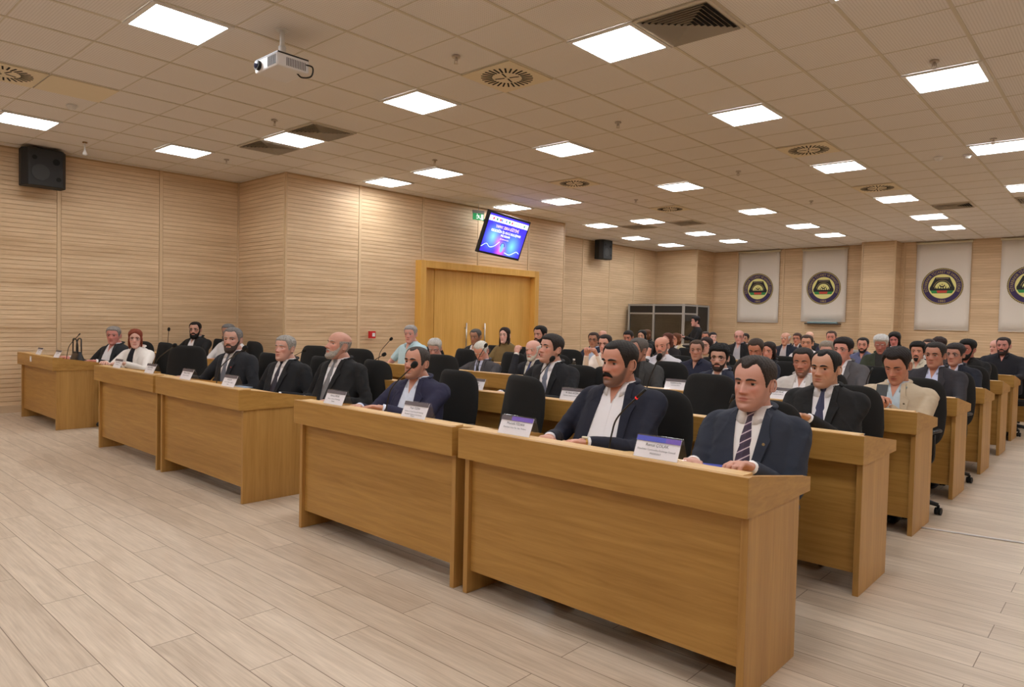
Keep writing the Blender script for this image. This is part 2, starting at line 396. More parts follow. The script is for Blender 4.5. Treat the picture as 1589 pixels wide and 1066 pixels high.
for k, ((i, j), l) in enumerate([((-2, -1.05), 'sprinkler head beside the near round vent'), ((-2, 3), 'sprinkler head right of the light above the screen'), ((-7, -1), 'sprinkler head behind the projector'),
       ((-11, 0), 'sprinkler head near the door bay corner'), ((3, 3.15), 'sprinkler head just in front of the top right light'), ((-2, 8.1), 'sprinkler head mid ceiling, between two far lights'),
       ((-7, 3), 'sprinkler head above the far left pair of lights'), ((3, 8.2), 'sprinkler head in front of the right edge light'), ((-6, 10), 'sprinkler head near the door bay end'), ((-2, 13), 'sprinkler head toward the back wall')]):
    o = SP if k == 0 else dup(SP, cell(i, j)); o.location = cell(i, j); o['label'] = l
SD = empty('smoke_detector', cell(-9.1, -3.9), 'x', 'smoke detector', 'smoke detectors')
MB().cyl((0, 0, -.02), .05, .02, 20, r2=.055).build('base', WHITE_PL, SD); MB().cyl((0, 0, -.045), .03, .025, 20, r2=.045).build('sensor', WHITE_PL, SD)
for k, ((i, j), l) in enumerate([((-9.1, -3.75), 'white smoke detector near the left edge vent'), ((1.9, 9.25), 'left one of two smoke detectors by the right-hand lights'), ((2.4, 9.35), 'right one of two smoke detectors by the right-hand lights')]):
    o = SD if k == 0 else dup(SD, cell(i, j)); o.location = cell(i, j); o['label'] = l
PD = empty('pendant_sensor', cell(-11.95, -2.7), 'small white cone hanging from the ceiling right of the big loudspeaker', 'sensor')
MB().cyl((0, 0, -.01), .03, .01, 14).build('rosette', mat('brass', (150, 110, 50), .4, .8), PD)
MB().tube([(0, 0, -.01), (0, 0, -.1), (0, 0, -.15), (0, 0, -.17)], [.007, .009, .03, .02], 12).build('cone', WHITE_PL, PD)

# blank access plate in the grid
ap = MB().box(-.292, .292, -.292, .292, -.006, 0).build('access_panel', VENT_W, None, cell(-8, -4)); tag(ap, 'plain cream access plate beside the smoke detector at the left', 'ceiling panel')
# projector
pr = empty('projector', (-5.02, 2.84, HC), 'white ceiling projector hanging on a short pole with a black cable', 'projector')
b = MB(); b.box(-.17, .17, -.135, .135, -.34, -.24)
b.build('body', mat('projector_white', (222, 220, 222), .35), pr, bevel=.014)
MB().box(-.165, .165, -.13, .13, -.242, -.232).build('top_seam', BLACK_PL, pr)
b = MB(); b.cyl((-.1, -.16, -.29), .036, .03, 24, 0, 'y'); b.build('lens_ring', BLACK_PL, pr)
MB().cyl((-.1, -.164, -.29), .026, .006, 24, 0, 'y').build('lens', mat('lens_glass', (25, 30, 60), .05, .3), pr)
b = MB()
for k in range(9): b.box(.03+.014*k, .036+.014*k, -.139, -.134, -.325, -.255)
for k in range(12): b.box(.168, .173, -.06+.014*k, -.054+.014*k, -.325, -.265)
b.build('vent_slits', mat('vent_grey', (120, 116, 118), .6), pr)
b = MB(); b.tube([(0, 0, 0), (0, 0, -.14)], .018, 14); b.tube([(0, 0, -.13), (0, 0, -.235)], .028, 14)
for a in range(4): b.tube([(0, 0, -.2), (.1*math.cos(a*PI/2+.8), .1*math.sin(a*PI/2+.8), -.232)], .007, 6)
b.cyl((0, 0, -.008), .05, .008, 18); b.build('mount_pole', WHITE_PL, pr)
MB().tube(catmull([(.15, .1, -.27), (.22, .13, -.30), (.22, .12, -.37), (.14, .09, -.37), (.10, .07, -.335)], 6), .006, 8).build('cable', BLACK_PL, pr)

# loudspeakers
def speaker(loc, rz, label, w=.50, h=.50, d=.26):
    s = empty('loudspeaker', loc, label, 'loudspeaker', 'black wall loudspeakers', rz)
    b = MB(); b.prism([(-w/2, 0), (w/2, 0), (w/2+.01, -d*.6), (w/2-.05, -d), (-w/2+.05, -d), (-w/2-.01, -d*.6)], -h/2, h/2); b.build('cabinet', DARK_SP, s, bevel=.012)
    g = MB(); g.cyl((-.06, -d-.006, -.07), .105, .008, 28, 0, 'y'); g.build('woofer', mat('speaker_cone', (46, 46, 46), .6), s)
    MB().cyl((.12, -d-.008, .09), .042, .01, 20, 0, 'y').build('tweeter', VENT_D, s)
    for px_, pz_ in ((-.13, .12), (.15, -.14)): MB().cyl((px_, -d-.004, pz_), .03, .006, 18, 0, 'y').build('bass_port', VENT_D, s)
    MB().box(-.05, .05, -.02, .12, -.06, .06).build('bracket', BLACK_PL, s)
    return s
speaker((XL+.16, 2.80, 3.33), PI/2, 'big black loudspeaker high on the left wall near the frame edge')
speaker((XR2+.16, 15.45, 3.36), PI/2, 'far black loudspeaker high on the rear left wall, before the booth')

# screen on the bay wall
tv = empty('wall_screen', (-8.98, 9.70, 3.0), 'tilted flat screen with a bright blue event slide above the door', 'television')
tv.rotation_euler = (0, 0, 0)
_h = 1.35; yawt, tl, rl = 1.69, .33, -.04
H = Vector((math.cos(yawt), math.sin(yawt), 0)); Nn = Vector((math.sin(yawt), -math.cos(yawt), 0)); Uu = Vector((0, 0, 1))
n_ = Nn*math.cos(tl)-Uu*math.sin(tl); u_ = Uu*math.cos(tl)+Nn*math.sin(tl); h2 = H*math.cos(rl)+u_*math.sin(rl); u2 = -H*math.sin(rl)+u_*math.cos(rl)
tv.rotation_euler = Matrix((h2, u2, n_)).transposed().to_euler()
w2, hh = _h/2, _h*.585/2
MB().box(-w2, w2, -hh, hh, -.06, 0).build('housing', BLACK_PL, tv, bevel=.006)
def emat(name, rgb, k=1.0): return mat(name, rgb, .3, emit=(lin(rgb), k))
def screen_mat():
    m = bpy.data.materials.new('blue_slide'); m.use_nodes = True; nt = m.node_tree; N = nt.nodes; Lk = nt.links; b = N['Principled BSDF']
    b.inputs['Base Color'].default_value = (0.01, .01, .02, 1); b.inputs['Roughness'].default_value = .25
    tc = N.new('ShaderNodeTexCoord')
    def blob(x, y, r):
        mp = N.new('ShaderNodeMapping'); mp.inputs['Location'].default_value = (-x/r, -y/r, 0); mp.inputs['Scale'].default_value = (1/r, 1/r, 0)
        Lk.new(tc.outputs['Object'], mp.inputs[0]); g = N.new('ShaderNodeTexGradient'); g.gradient_type = 'QUADRATIC_SPHERE'; Lk.new(mp.outputs[0], g.inputs[0]); return g.outputs['Fac']
    prev = None
    for (x, y, r, c) in [(-.36, -.05, .34, (120, 190, 255)), (.3, -.16, .36, (110, 190, 255)), (-.02, -.3, .26, (225, 90, 190)), (-.16, -.12, .2, (190, 110, 230)), (0, -.2, .14, (170, 220, 255))]:
        mx = N.new('ShaderNodeMix'); mx.data_type = 'RGBA'; Lk.new(blob(x, y, r), mx.inputs[0])
        if prev is None: mx.inputs[6].default_value = lin((52, 40, 200))
        else: Lk.new(prev, mx.inputs[6])
        mx.inputs[7].default_value = lin(c); prev = mx.outputs[2]
    Lk.new(prev, b.inputs['Emission Color']); b.inputs['Emission Strength'].default_value = .95
    return m
sw, sh = w2-.045, hh-.04
MB().box(-sw, sw, -sh, sh, .001, .003).build('slide', screen_mat(), tv)
MB().box(-sw, sw, sh-.13, sh-.035, .003, .004).build('logo_strip', emat('slide_white', (205, 215, 245), .95), tv)
lg = MB()
for k, (x, c) in enumerate([(-.5, 0), (-.39, 1), (-.29, 0), (-.24, 2), (-.1, 2), (0, 1), (.09, 0), (.5, 1)]):
    lg.cyl((x, sh-.082, .004), .026, .001, 12, c)
for x in (.17, .24, .31, .38): lg.box(x-.025, x+.025, sh-.09, sh-.075, .004, .005, 2)
lg.build('logos', [emat('logo_red', (200, 70, 80), .8), emat('logo_green', (50, 130, 70), .8), emat('logo_blue', (90, 120, 190), .8)], tv)
def tline(t, y, size, m, nm, x=0):
    V, F = text_geo(t, size); b = MB(); b.add(V+[x, y, .006], F); return b.build(nm, m, tv)
tline('YAPAY ZEKA EĞİTİMİ', .125, .075, emat('slide_yellow', (235, 205, 70), .9), 'title_line')
tline('GELECEĞİN İŞ GÜCÜ BULUŞMASI', .045, .062, emat('slide_text', (235, 240, 255), 1), 'white_line')
tline('PROGRAMI', -.02, .06, MATS['slide_text'], 'white_line')
tline('DİYARBAKIR 2024', -.075, .035, MATS['slide_yellow'], 'date_line')
b = MB(); b.ball((0, -.19, .004), (.052, .05, .004), 16, 8); b.ball((0, -.265, .004), (.045, .045, .004), 16, 8)
b.build('robot_head', emat('slide_cyan', (90, 150, 235), .9), tv)
b = MB(); b.tube([(.06*math.cos(a), -.185+.06*math.sin(a), .007) for a in np.linspace(-.2, PI+.2, 16)], .007, 6)
b.build('headset', emat('slide_navy', (20, 20, 110), .7), tv)
b = MB(); b.tube(catmull([(-sw, -.27, .006), (-.5, -.2, .006), (-.38, -.25, .006), (-.25, -.22, .006), (-.12, -.12, .006)], 8), .006, 6); b.tube(catmull([(.12, -.30, .006), (.3, -.32, .006), (.48, -.24, .006), (.58, -.26, .006)], 8), .008, 6)
b.build('light_wave', emat('slide_wave', (180, 205, 255), .8), tv)
b = MB(); b.box(-.2, .2, -.15, .15, -.10, -.06); b.tube([(0, 0, -.09), (0, .1, -.3), (0, .16, -.62)], .025, 10); b.build('wall_bracket', BLACK_PL, tv)

# exit sign
ex = empty('exit_sign', (-9.40, 9.40, HC), 'green running-man exit sign hanging left of the tilted screen', 'exit sign')
ex.rotation_euler.z = PI/2 - .25
MB().tube([(0, 0, 0), (0, 0, -.13)], .006, 8).build('rod', METAL, ex)
MB().box(-.125, .125, -.012, .012, -.185, -.13).build('lamp_housing', mat('sign_grey', (150, 145, 140), .5), ex)
MB().box(-.12, .12, -.006, .006, -.31, -.186).build('sign_panel', mat('exit_green', (20, 130, 70), .4, emit=(lin((20, 130, 70)), .45)), ex)
b = MB()
for P, r in (([(-.02, .0, -.225), (.005, 0, -.255)], .010), ([(.005, 0, -.255), (.03, 0, -.275), (.05, 0, -.29)], .007), ([(.003, 0, -.255), (-.02, 0, -.28), (-.05, 0, -.275)], .007), ([(-.02, 0, -.225), (-.05, 0, -.245)], .006), ([(-.018, 0, -.228), (.02, 0, -.235)], .006)):
    b.tube([(p[0], -.006, p[2]) for p in P], r, 8, flat=.35, upv=(0, 1, 0))
b.ball((-.03, -.006, -.205), (.011, .004, .011), 12, 8); b.box(.055, .105, -.008, -.006, -.30, -.2)
b.build('running_man', mat('exit_white', (240, 250, 240), .4, emit=((.8, 1, .85, 1), .5)), ex)
# fire call point
fc = empty('fire_call_point', (XB+.016, 7.18, 1.13), 'small red fire alarm call point on the wall left of the door', 'fire alarm')
MB().box(0, .05, -.06, .06, -.06, .06).build('box', mat('alarm_red', (205, 28, 34), .4), fc, bevel=.004)
MB().box(.05, .053, -.01, .045, -.03, .03).build('break_glass', WHITE_PL, fc)

# banners with the chamber emblem
def disc_ring(b, r0, r1, z, m, n=56, M=None):
    a = np.arange(n)*2*PI/n
    V = [(r0*math.cos(t), r0*math.sin(t), z) for t in a]+[(r1*math.cos(t), r1*math.sin(t), z) for t in a]
    b.add(V, [(i, n+i, n+(i+1) % n, (i+1) % n) for i in range(n)], m)
def emblem():
    b = MB(); n = 72      # mats: 0 purple 1 gold 2 cream 3 black 4 green 5 red
    disc_ring(b, .0001, .445, .001, 3)
    for k in range(n):
        a0, a1 = k*2*PI/n, (k+.55)*2*PI/n
        b.add([(r*math.cos(a), r*math.sin(a), .002) for r, a in ((.428, a0), (.445, a0+.01), (.445, a1+.01), (.428, a1))], [(0, 1, 2, 3)], 1)
    disc_ring(b, .41, .425, .002, 1); disc_ring(b, .0001, .41, .0025, 0); disc_ring(b, .292, .30, .003, 1); disc_ring(b, .0001, .292, .0032, 2)
    def poly(P, z, m): b.add([(x, y, z) for x, y in P], [tuple(range(len(P)))], m)
    poly([(-.27, -.06), (-.21, -.17), (.21, -.17), (.27, -.06)], .0038, 4)
    poly([(-.12, -.07), (-.10, -.16), (.10, -.16), (.12, -.07)], .0042, 5)
    poly([(-.27, -.05), (-.15, .22), (.15, .22), (.27, -.05)], .0036, 3)
    poly([(-.135, .208), (.135, .208), (.12, .178), (-.12, .178)], .0040, 1)
    poly([(-.125, .203), (.125, .203), (.113, .183), (-.113, .183)], .0042, 0)
    arc = [(.19*math.cos(t), -.05+.2*math.sin(t)) for t in np.linspace(0, PI, 24)]; poly(arc, .0040, 1)
    arc = [(.18*math.cos(t), -.05+.19*math.sin(t)) for t in np.linspace(0, PI, 24)]; poly(arc, .0042, 3)
    arc = [(.155*math.cos(t), -.05+.165*math.sin(t)) for t in np.linspace(0, PI, 24)]; poly(arc, .0044, 2)
    sk = [(-.26, -.10), (-.26, -.05)]
    for k in range(10):
        x = -.24+k*.053; hgt = (.01, .035, .02, .045, .015, .025, .05, .02, .035, .01)[k]
        sk += [(x-.01, -.05), (x-.01, -.04+hgt*.5), (x, -.035+hgt), (x+.01, -.04+hgt*.5), (x+.01, -.05)]
    sk += [(.26, -.05), (.26, -.10)]
    V = [(x, y, .0050) for x, y in sk]; b.add(V, [tuple(range(len(V)))], 3)
    disc = [(.06*math.cos(t), .03+.055*math.sin(t)) for t in np.linspace(PI, 2*PI, 14)]+[(.045*math.cos(t), .045+.04*math.sin(t)) for t in np.linspace(2*PI, PI, 14)]
    poly(disc, .0048, 3); poly([(.018*math.cos(t), .045+.018*math.sin(t)) for t in np.linspace(0, 2*PI, 12, endpoint=False)], .0048, 1)
    return b.mesh('emblem', [mat('emblem_purple', (52, 34, 84), .6), mat('emblem_gold', (176, 156, 96), .5), mat('emblem_cream', (232, 228, 150), .6), mat('emblem_black', (22, 22, 24), .6), mat('emblem_green', (48, 140, 70), .6), mat('emblem_red', (200, 74, 56), .6)])
EM = emblem()
def ring_text():
    b = MB()
    V, F = text_geo('DİYARBAKIR TİCARET VE SANAYİ ODASI', .088)
    L = V[:, 0].max()-V[:, 0].min(); k = 1.24*PI*.325/L
    r = .322+V[:, 1]; th = PI/2-(V[:, 0]*k)/.325
    b.add(np.stack([r*np.cos(th), r*np.sin(th), np.full(len(V), .0045)], 1), F)
    V, F = text_geo('1883', .085); b.add(V+[0, -.385, .0045], F)
    return b.mesh('lettering', [MATS['emblem_gold']])
ET = ring_text()
CLOTH_B = mat('banner_fabric', (226, 218, 208), .8); BAR_B = mat('banner_bar', (214, 204, 178), .5)
for k, (x0, x1, zt, zb, l) in enumerate([(-8.85, -7.65, 3.55, 1.55, 'white hanging banner with round emblem, leftmost of the four'),
      (-7.02, -5.86, 3.53, 1.6, 'white emblem banner with a dark shelf below, left of the wooden pillar'), (-4.24, -3.09, 3.55, 1.44, 'white emblem banner just right of the wooden pillar'),
      (-2.50, -1.35, 3.55, 1.44, 'white emblem banner cut off by the right edge of the picture')]):
    cx = (x0+x1)/2; bn = empty('banner', (cx, YW-.045, 0), l, 'banner', 'emblem banners on the back wall'); w = (x1-x0)/2
    b = MB(); n = 12; R = []
    for zz in np.linspace(zb, zt, 10): R.append([(x, -.004*math.sin(3*x/w), zz) for x in np.linspace(-w, w, n)]+[(x, .003-.004*math.sin(3*x/w), zz) for x in np.linspace(w, -w, n)])
    cl = b.rings(R, 0, True).build('fabric', CLOTH_B, bn)
    MB().tube([(-w-.02, 0, zt+.02), (w+.02, 0, zt+.02)], .028, 12).build('top_bar', BAR_B, bn)
    MB().tube([(-w, 0, zb), (w, 0, zb)], .010, 8).build('bottom_bar', CLOTH_B, bn)
    e = bpy.data.objects.new('emblem', EM); COL.objects.link(e); e.parent = bn; e.location = (0, -.012, 2.50); e.rotation_euler = (PI/2, 0, 0)
    t = bpy.data.objects.new('lettering', ET); COL.objects.link(t); t.parent = e
sh_ = empty('wall_shelf', (-6.42, YW-.1, 1.55), 'dark narrow bracket with a bluish top below the second banner', 'shelf')
MB().box(-.45, .45, -.09, .085, -.03, .0).build('board', mat('dark_shelf', (52, 46, 46), .5), sh_, bevel=.004)
MB().box(-.38, .38, -.085, .06, 0, .035).build('roll', mat('pale_blue_glass', (130, 165, 175), .3), sh_, bevel=.01)

# ------------------------------------------------------------------ interpretation booth
bo = empty('interpreter_booth', (-10.0, 17.8, 0), 'dark glazed interpreter booth with aluminium frame in the far left corner', 'booth')
bx0, bx1, by0, by1, bz = -.86, .84, -.8, .62, 1.98
b = MB()
for x, y in ((bx0, by0), (-.06, by0), (bx1, by0), (bx1, -.07), (bx1, by1), (bx0, by1)): b.box(x-.028, x+.028, y-.028, y+.028, 0, bz)
for z in (bz-.03, bz-.26, .9):
    b.box(bx0, bx1, by0-.02, by0+.02, z-.02, z+.02); b.box(bx1-.02, bx1+.02, by0, by1 if z > 1.9 else -.07, z-.02, z+.02); b.box(bx0-.02, bx0+.02, by0, by1, z-.02, z+.02)
b.build('frame', ALU, bo)
DKP = mat('booth_dark_panel', (34, 30, 27), .6)
b = MB()
for z0, z1 in ((bz-.24, bz-.05), (.02, .88)):
    b.box(bx0, bx1, by0-.006, by0+.006, z0, z1); b.box(bx1-.006, bx1+.006, by0, -.07, z0, z1); b.box(bx0-.006, bx0+.006, by0, by1, z0, z1)
b.box(bx1-.006, bx1+.006, -.07, by1, .02, bz-.05)
b.box(bx0, bx1, by1-.006, by1+.006, .02, bz-.05); b.box(bx0, bx1, by0, by1, bz-.012, bz); b.box(-.05, -.04, by0+.05, by1, .02, bz-.3)
b.build('dark_panels', DKP, bo)
b = MB(); b.box(bx0, bx1, by0-.003, by0+.003, .92, bz-.28); b.box(bx1-.003, bx1+.003, by0, -.07, .92, bz-.28); b.box(bx0-.003, bx0+.003, by0, by1, .92, bz-.28)
b.build('window_panes', BGLASS, bo)

# ------------------------------------------------------------------ desks
YR = [2.5, 3.93, 5.36, 6.79, 8.22, 9.65, 11.08, 12.51, 13.94]
def desk_proto(w, name='conference_desk'):
    """origin at the floor, left front corner; front at y=0"""
    d = empty(name, (0, 0, 0), 'x', 'desk')
    MB().box(.03, w-.03, .035, .055, .115, .71).build('front_panel', OAK_H, d, bevel=.0015)
    for x in (0, w-.03): MB().box(x, x+.03, .012, .53, 0, .71).build('side_panel', OAK_V, d, bevel=.0015)
    MB().box(-.012, w+.012, -.03, .0, .705, .857).build('fascia', OAK_H, d, bevel=.0015)
    MB().box(.02, w-.02, .0, .08, .842, .8575).build('ledge', OAK_EDGE, d, bevel=.001)
    MB().box(.02, w-.02, .06, .08, .75, .842).build('ledge_back', OAK_H, d)
    MB().box(.03, w-.03, .0, .60, .725, .752).build('desktop', OAK_EDGE, d, bevel=.0015)
    for x0, x1 in ((-.012, .02), (w-.02, w+.012)):
        P = [(0, .705), (.62, .705), (.62, .765), (0, .857)]
        b = MB(); b.add([(x, y, z) for x in (x0, x1) for y, z in P], [(0, 1, 2, 3)[::-1], (4, 5, 6, 7), (0, 1, 5, 4)[::-1], (1, 2, 6, 5)[::-1], (2, 3, 7, 6)[::-1], (3, 0, 4, 7)[::-1]])
        b.build('end_cheek', OAK_H, d, bevel=.0015)
    return d
D15 = desk_proto(1.51); D144 = desk_proto(1.42)
ROWN = ['front row', 'second row', 'third row', 'fourth row', 'fifth row', 'sixth row', 'seventh row', 'eighth row', 'rearmost row']
first = {0: True, 1: True}
def place_desk(p, key, x, y, label, group):
    if first[key]: o = p; first[key] = False
    else: o = dup(p, (0, 0, 0))
    o.location = (x, y, 0); o['label'] = label; o['group'] = group
for r in (0, 1):
    for k, x in enumerate([-10.98, -8.03, -6.44, -4.15, -2.57]):
        lab = ['long oak panel desk at the left wall, %s' % ROWN[r], 'left desk of the middle pair, %s' % ROWN[r], 'right desk of the middle pair, %s' % ROWN[r],
               'left desk of the right-hand pair, %s' % ROWN[r], 'desk at the right aisle, %s' % ROWN[r]][k]
        place_desk(D15, 0, x, YR[r], 'oak veneer conference ' + lab if k else lab, 'oak desks of the ' + ROWN[r])
XE = [-1.06, -1.08, -1.10, -1.11, -1.12, -1.15, -1.2, -1.1, -1.1]
for r in range(2, 9):
    for k in range(5):
        x = XE[r]-(k+1)*1.44
        lab = ['oak desk next to the right aisle, %s', 'second oak desk from the right aisle, %s', 'middle oak desk of the %s', 'second oak desk from the door bay, %s', 'oak desk nearest the door bay, %s'][k] % ROWN[r]
        place_desk(D144, 1, x, YR[r], lab, 'oak desks of the ' + ROWN[r])

# ------------------------------------------------------------------ chairs
def chair_proto():
    c = empty('conference_chair', (0, 0, 0), 'x', 'chair')
    def slab(w, h, n, t, curve, cz, recline, y0, seg=44):
        R = []
        for s, yy in ((.02, 0), (.5, 0), (.85, 0), (.96, .006), (1, .022), (1, t-.022), (.96, t-.006), (.85, t), (.5, t), (.02, t)):
            ring = []
            for a in np.arange(seg)*2*PI/seg:
                ca, sa = math.cos(a), math.sin(a)
                x = w*s*np.sign(ca)*abs(ca)**(2/n); z = h*s*np.sign(sa)*abs(sa)**(2/n)
                x *= 1-.10*max(0, z/h)
                ring.append((x, y0+yy-curve*x*x*2+recline*(z+h), cz+z))
            R.append(ring)
        return R
    b = MB(); b.rings(slab(.232, .275, 4.5, .055, -1.0, .755, .20, .165), 0, True); b.build('backrest', BLACK_FAB, c)
    b = MB(); R = []
    for s, z in ((.02, .475), (.6, .477), (.9, .474), (.98, .462), (1, .445), (.97, .42), (.85, .41), (.02, .41)):
        R.append([(.24*s*np.sign(math.cos(a))*abs(math.cos(a))**.5, -.02+.235*s*np.sign(math.sin(a))*abs(math.sin(a))**.5, z) for a in np.arange(36)*2*PI/36])
    b.rings(R[::-1], 0, True); b.build('seat', BLACK_FAB, c)
    b = MB(); b.box(-.04, .04, .12, .26, .40, .425); b.tube([(0, .24, .41), (0, .28, .5), (0, .29, .62)], [.03, .025, .02], 10); b.build('back_support', BLACK_PL, c)
    for sx in (-1, 1):
        b = MB(); b.tube(catmull([(sx*.20, 0, .41), (sx*.262, 0, .43), (sx*.265, 0, .62)], 5), .013, 8)
        b.tube([(sx*.265, -.14, .635), (sx*.265, -.12, .645), (sx*.265, .1, .645), (sx*.265, .12, .635)], [.015, .026, .026, .015], 10, flat=.6); b.build('armrest', BLACK_PL, c)
    b = MB(); b.tube([(0, 0, .41), (0, 0, .26), (0, 0, .25), (0, 0, .1)], [.022, .022, .032, .034], 12); b.build('gas_column', BLACK_PL, c)
    b = MB()
    for k in range(5):
        a = k*2*PI/5+.3; u = np.array([math.cos(a), math.sin(a), 0]); b.tube([u*.0+[0, 0, .12], u*.14+[0, 0, .11], u*.30+[0, 0, .075]], [.03, .024, .015], 8)
    b.build('star_base', BLACK_PL, c)
    for k in range(5):
        a = k*2*PI/5+.3; x, y = .30*math.cos(a), .30*math.sin(a); b = MB()
        b.cyl((x-.02, y, .028), .028, .016, 14, 0, 'x'); b.cyl((x+.006, y, .028), .028, .016, 14, 0, 'x'); b.tube([(x, y, .075), (x, y, .045)], .01, 8); b.build('caster', RUBBER, c)
    return c
CHAIR = chair_proto(); chair_used = [False]
def place_chair(x, y, rz, label, group):
    if not chair_used[0]: o = CHAIR; chair_used[0] = True
    else: o = dup(CHAIR, (0, 0, 0))
    o.location = (x, y, 0); o.rotation_euler.z = rz; o['label'] = label; o['group'] = group
# ------------------------------------------------------------------ people
def skin(rgb):
    """skin with lip colour (R), stubble and darker under-eye bags (G) and ruddy cheeks and nose (B) taken from the mesh attribute 'mask'"""
    rgb = tuple(min(255, int(c*1.05+3)) for c in rgb); nm = 'skin_%d_%d_%d' % rgb
    if nm in MATS: return MATS[nm]
    m = mat(nm, rgb, .44, bump=.10, bscale=420); nt = m.node_tree; N = nt.nodes; Lk = nt.links; b = N['Principled BSDF']
    a = N.new('ShaderNodeAttribute'); a.attribute_name = 'mask'; sp = N.new('ShaderNodeSeparateColor'); Lk.new(a.outputs['Color'], sp.inputs[0])
    g = N.new('ShaderNodeNewGeometry'); n = N.new('ShaderNodeTexNoise'); n.inputs['Scale'].default_value = 38; n.inputs['Detail'].default_value = 3; Lk.new(g.outputs['Position'], n.inputs['Vector'])
    def mixc(fac, c, prev):
        x = N.new('ShaderNodeMix'); x.data_type = 'RGBA'; Lk.new(fac, x.inputs[0]); x.inputs[7].default_value = lin(c)
        if prev is None: x.inputs[6].default_value = lin(rgb)
        else: Lk.new(prev, x.inputs[6])
        return x.outputs[2]
    r_, g_, b_ = rgb; f = N.new('ShaderNodeMath'); f.operation = 'MULTIPLY'; f.inputs[1].default_value = .35; Lk.new(n.outputs[0], f.inputs[0])
    c = mixc(f.outputs[0], (int(r_*.93), int(g_*.82), int(b_*.80)), None)
    c = mixc(sp.outputs[2], (min(255, int(r_*1.02)), int(g_*.74), int(b_*.72)), c)
    c = mixc(sp.outputs[1], (74, 62, 56), c)
    c = mixc(sp.outputs[0], (int(r_*.84), int(g_*.58), int(b_*.58)), c)
    Lk.new(c, b.inputs['Base Color']); b.inputs['Subsurface Weight'].default_value = .0
    return m
def cloth(rgb, rough=.9):
    nm = 'cloth_%d_%d_%d' % rgb
    if nm in MATS: return MATS[nm]
    m = mat(nm, rgb, rough); nt = m.node_tree; N = nt.nodes; Lk = nt.links; b = N['Principled BSDF']; tc = N.new('ShaderNodeTexCoord')
    n = N.new('ShaderNodeTexNoise'); n.inputs['Scale'].default_value = 420; Lk.new(tc.outputs['Object'], n.inputs['Vector'])
    n2 = N.new('ShaderNodeTexNoise'); n2.inputs['Scale'].default_value = 8; n2.inputs['Detail'].default_value = 1.5; n2.inputs['Distortion'].default_value = .7; Lk.new(tc.outputs['Object'], n2.inputs['Vector'])
    b1 = N.new('ShaderNodeBump'); b1.inputs['Strength'].default_value = .2; b1.inputs['Distance'].default_value = .002; Lk.new(n.outputs[0], b1.inputs['Height'])
    b2 = N.new('ShaderNodeBump'); b2.inputs['Strength'].default_value = .38; b2.inputs['Distance'].default_value = .03; Lk.new(n2.outputs[0], b2.inputs['Height']); Lk.new(b1.outputs[0], b2.inputs['Normal'])
    Lk.new(b2.outputs[0], b.inputs['Normal'])
    return m
def hairm(rgb):
    nm = 'hair_%d_%d_%d' % rgb
    if nm in MATS: return MATS[nm]
    m = mat(nm, rgb, .62, spec=.3); nt = m.node_tree; N = nt.nodes; Lk = nt.links; b = N['Principled BSDF']
    g = N.new('ShaderNodeTexCoord'); mp = N.new('ShaderNodeMapping'); mp.inputs['Scale'].default_value = (520, 90, 120); Lk.new(g.outputs['Object'], mp.inputs[0])
    n = N.new('ShaderNodeTexNoise'); n.inputs['Scale'].default_value = 1; n.inputs['Detail'].default_value = 2; n.inputs['Distortion'].default_value = .8; Lk.new(mp.outputs[0], n.inputs['Vector'])
    bp = N.new('ShaderNodeBump'); bp.inputs['Strength'].default_value = .6; bp.inputs['Distance'].default_value = .004; Lk.new(n.outputs[0], bp.inputs['Height']); Lk.new(bp.outputs[0], b.inputs['Normal'])
    cr = N.new('ShaderNodeValToRGB'); e = cr.color_ramp.elements; e[0].position = .3; e[1].position = .75
    e[0].color = lin(tuple(int(c*.72) for c in rgb)); e[1].color = lin(tuple(min(255, int(c*1.25+8)) for c in rgb)); Lk.new(n.outputs[0], cr.inputs[0]); Lk.new(cr.outputs[0], b.inputs['Base Color'])
    return m
LIP = {}
EYEW = mat('eye_white', (196, 184, 178), .25); IRIS = mat('iris_dark', (34, 22, 16), .15)
HZ = np.array([-.121, -.113, -.098, -.078, -.052, -.026, 0, .026, .05, .074, .094, .109, .117])
HA = np.array([.016, .030, .042, .051, .059, .066, .071, .0745, .076, .072, .060, .040, .014])
HF = np.array([.070, .083, .089, .088, .087, .088, .087, .089, .088, .080, .063, .038, .010])
HB = np.array([-.030, -.004, .018, .040, .064, .080, .091, .099, .101, .095, .080, .054, .020])
def sstep(a, b, x): t = np.clip((x-a)/(b-a), 0, 1); return t*t*(3-2*t)
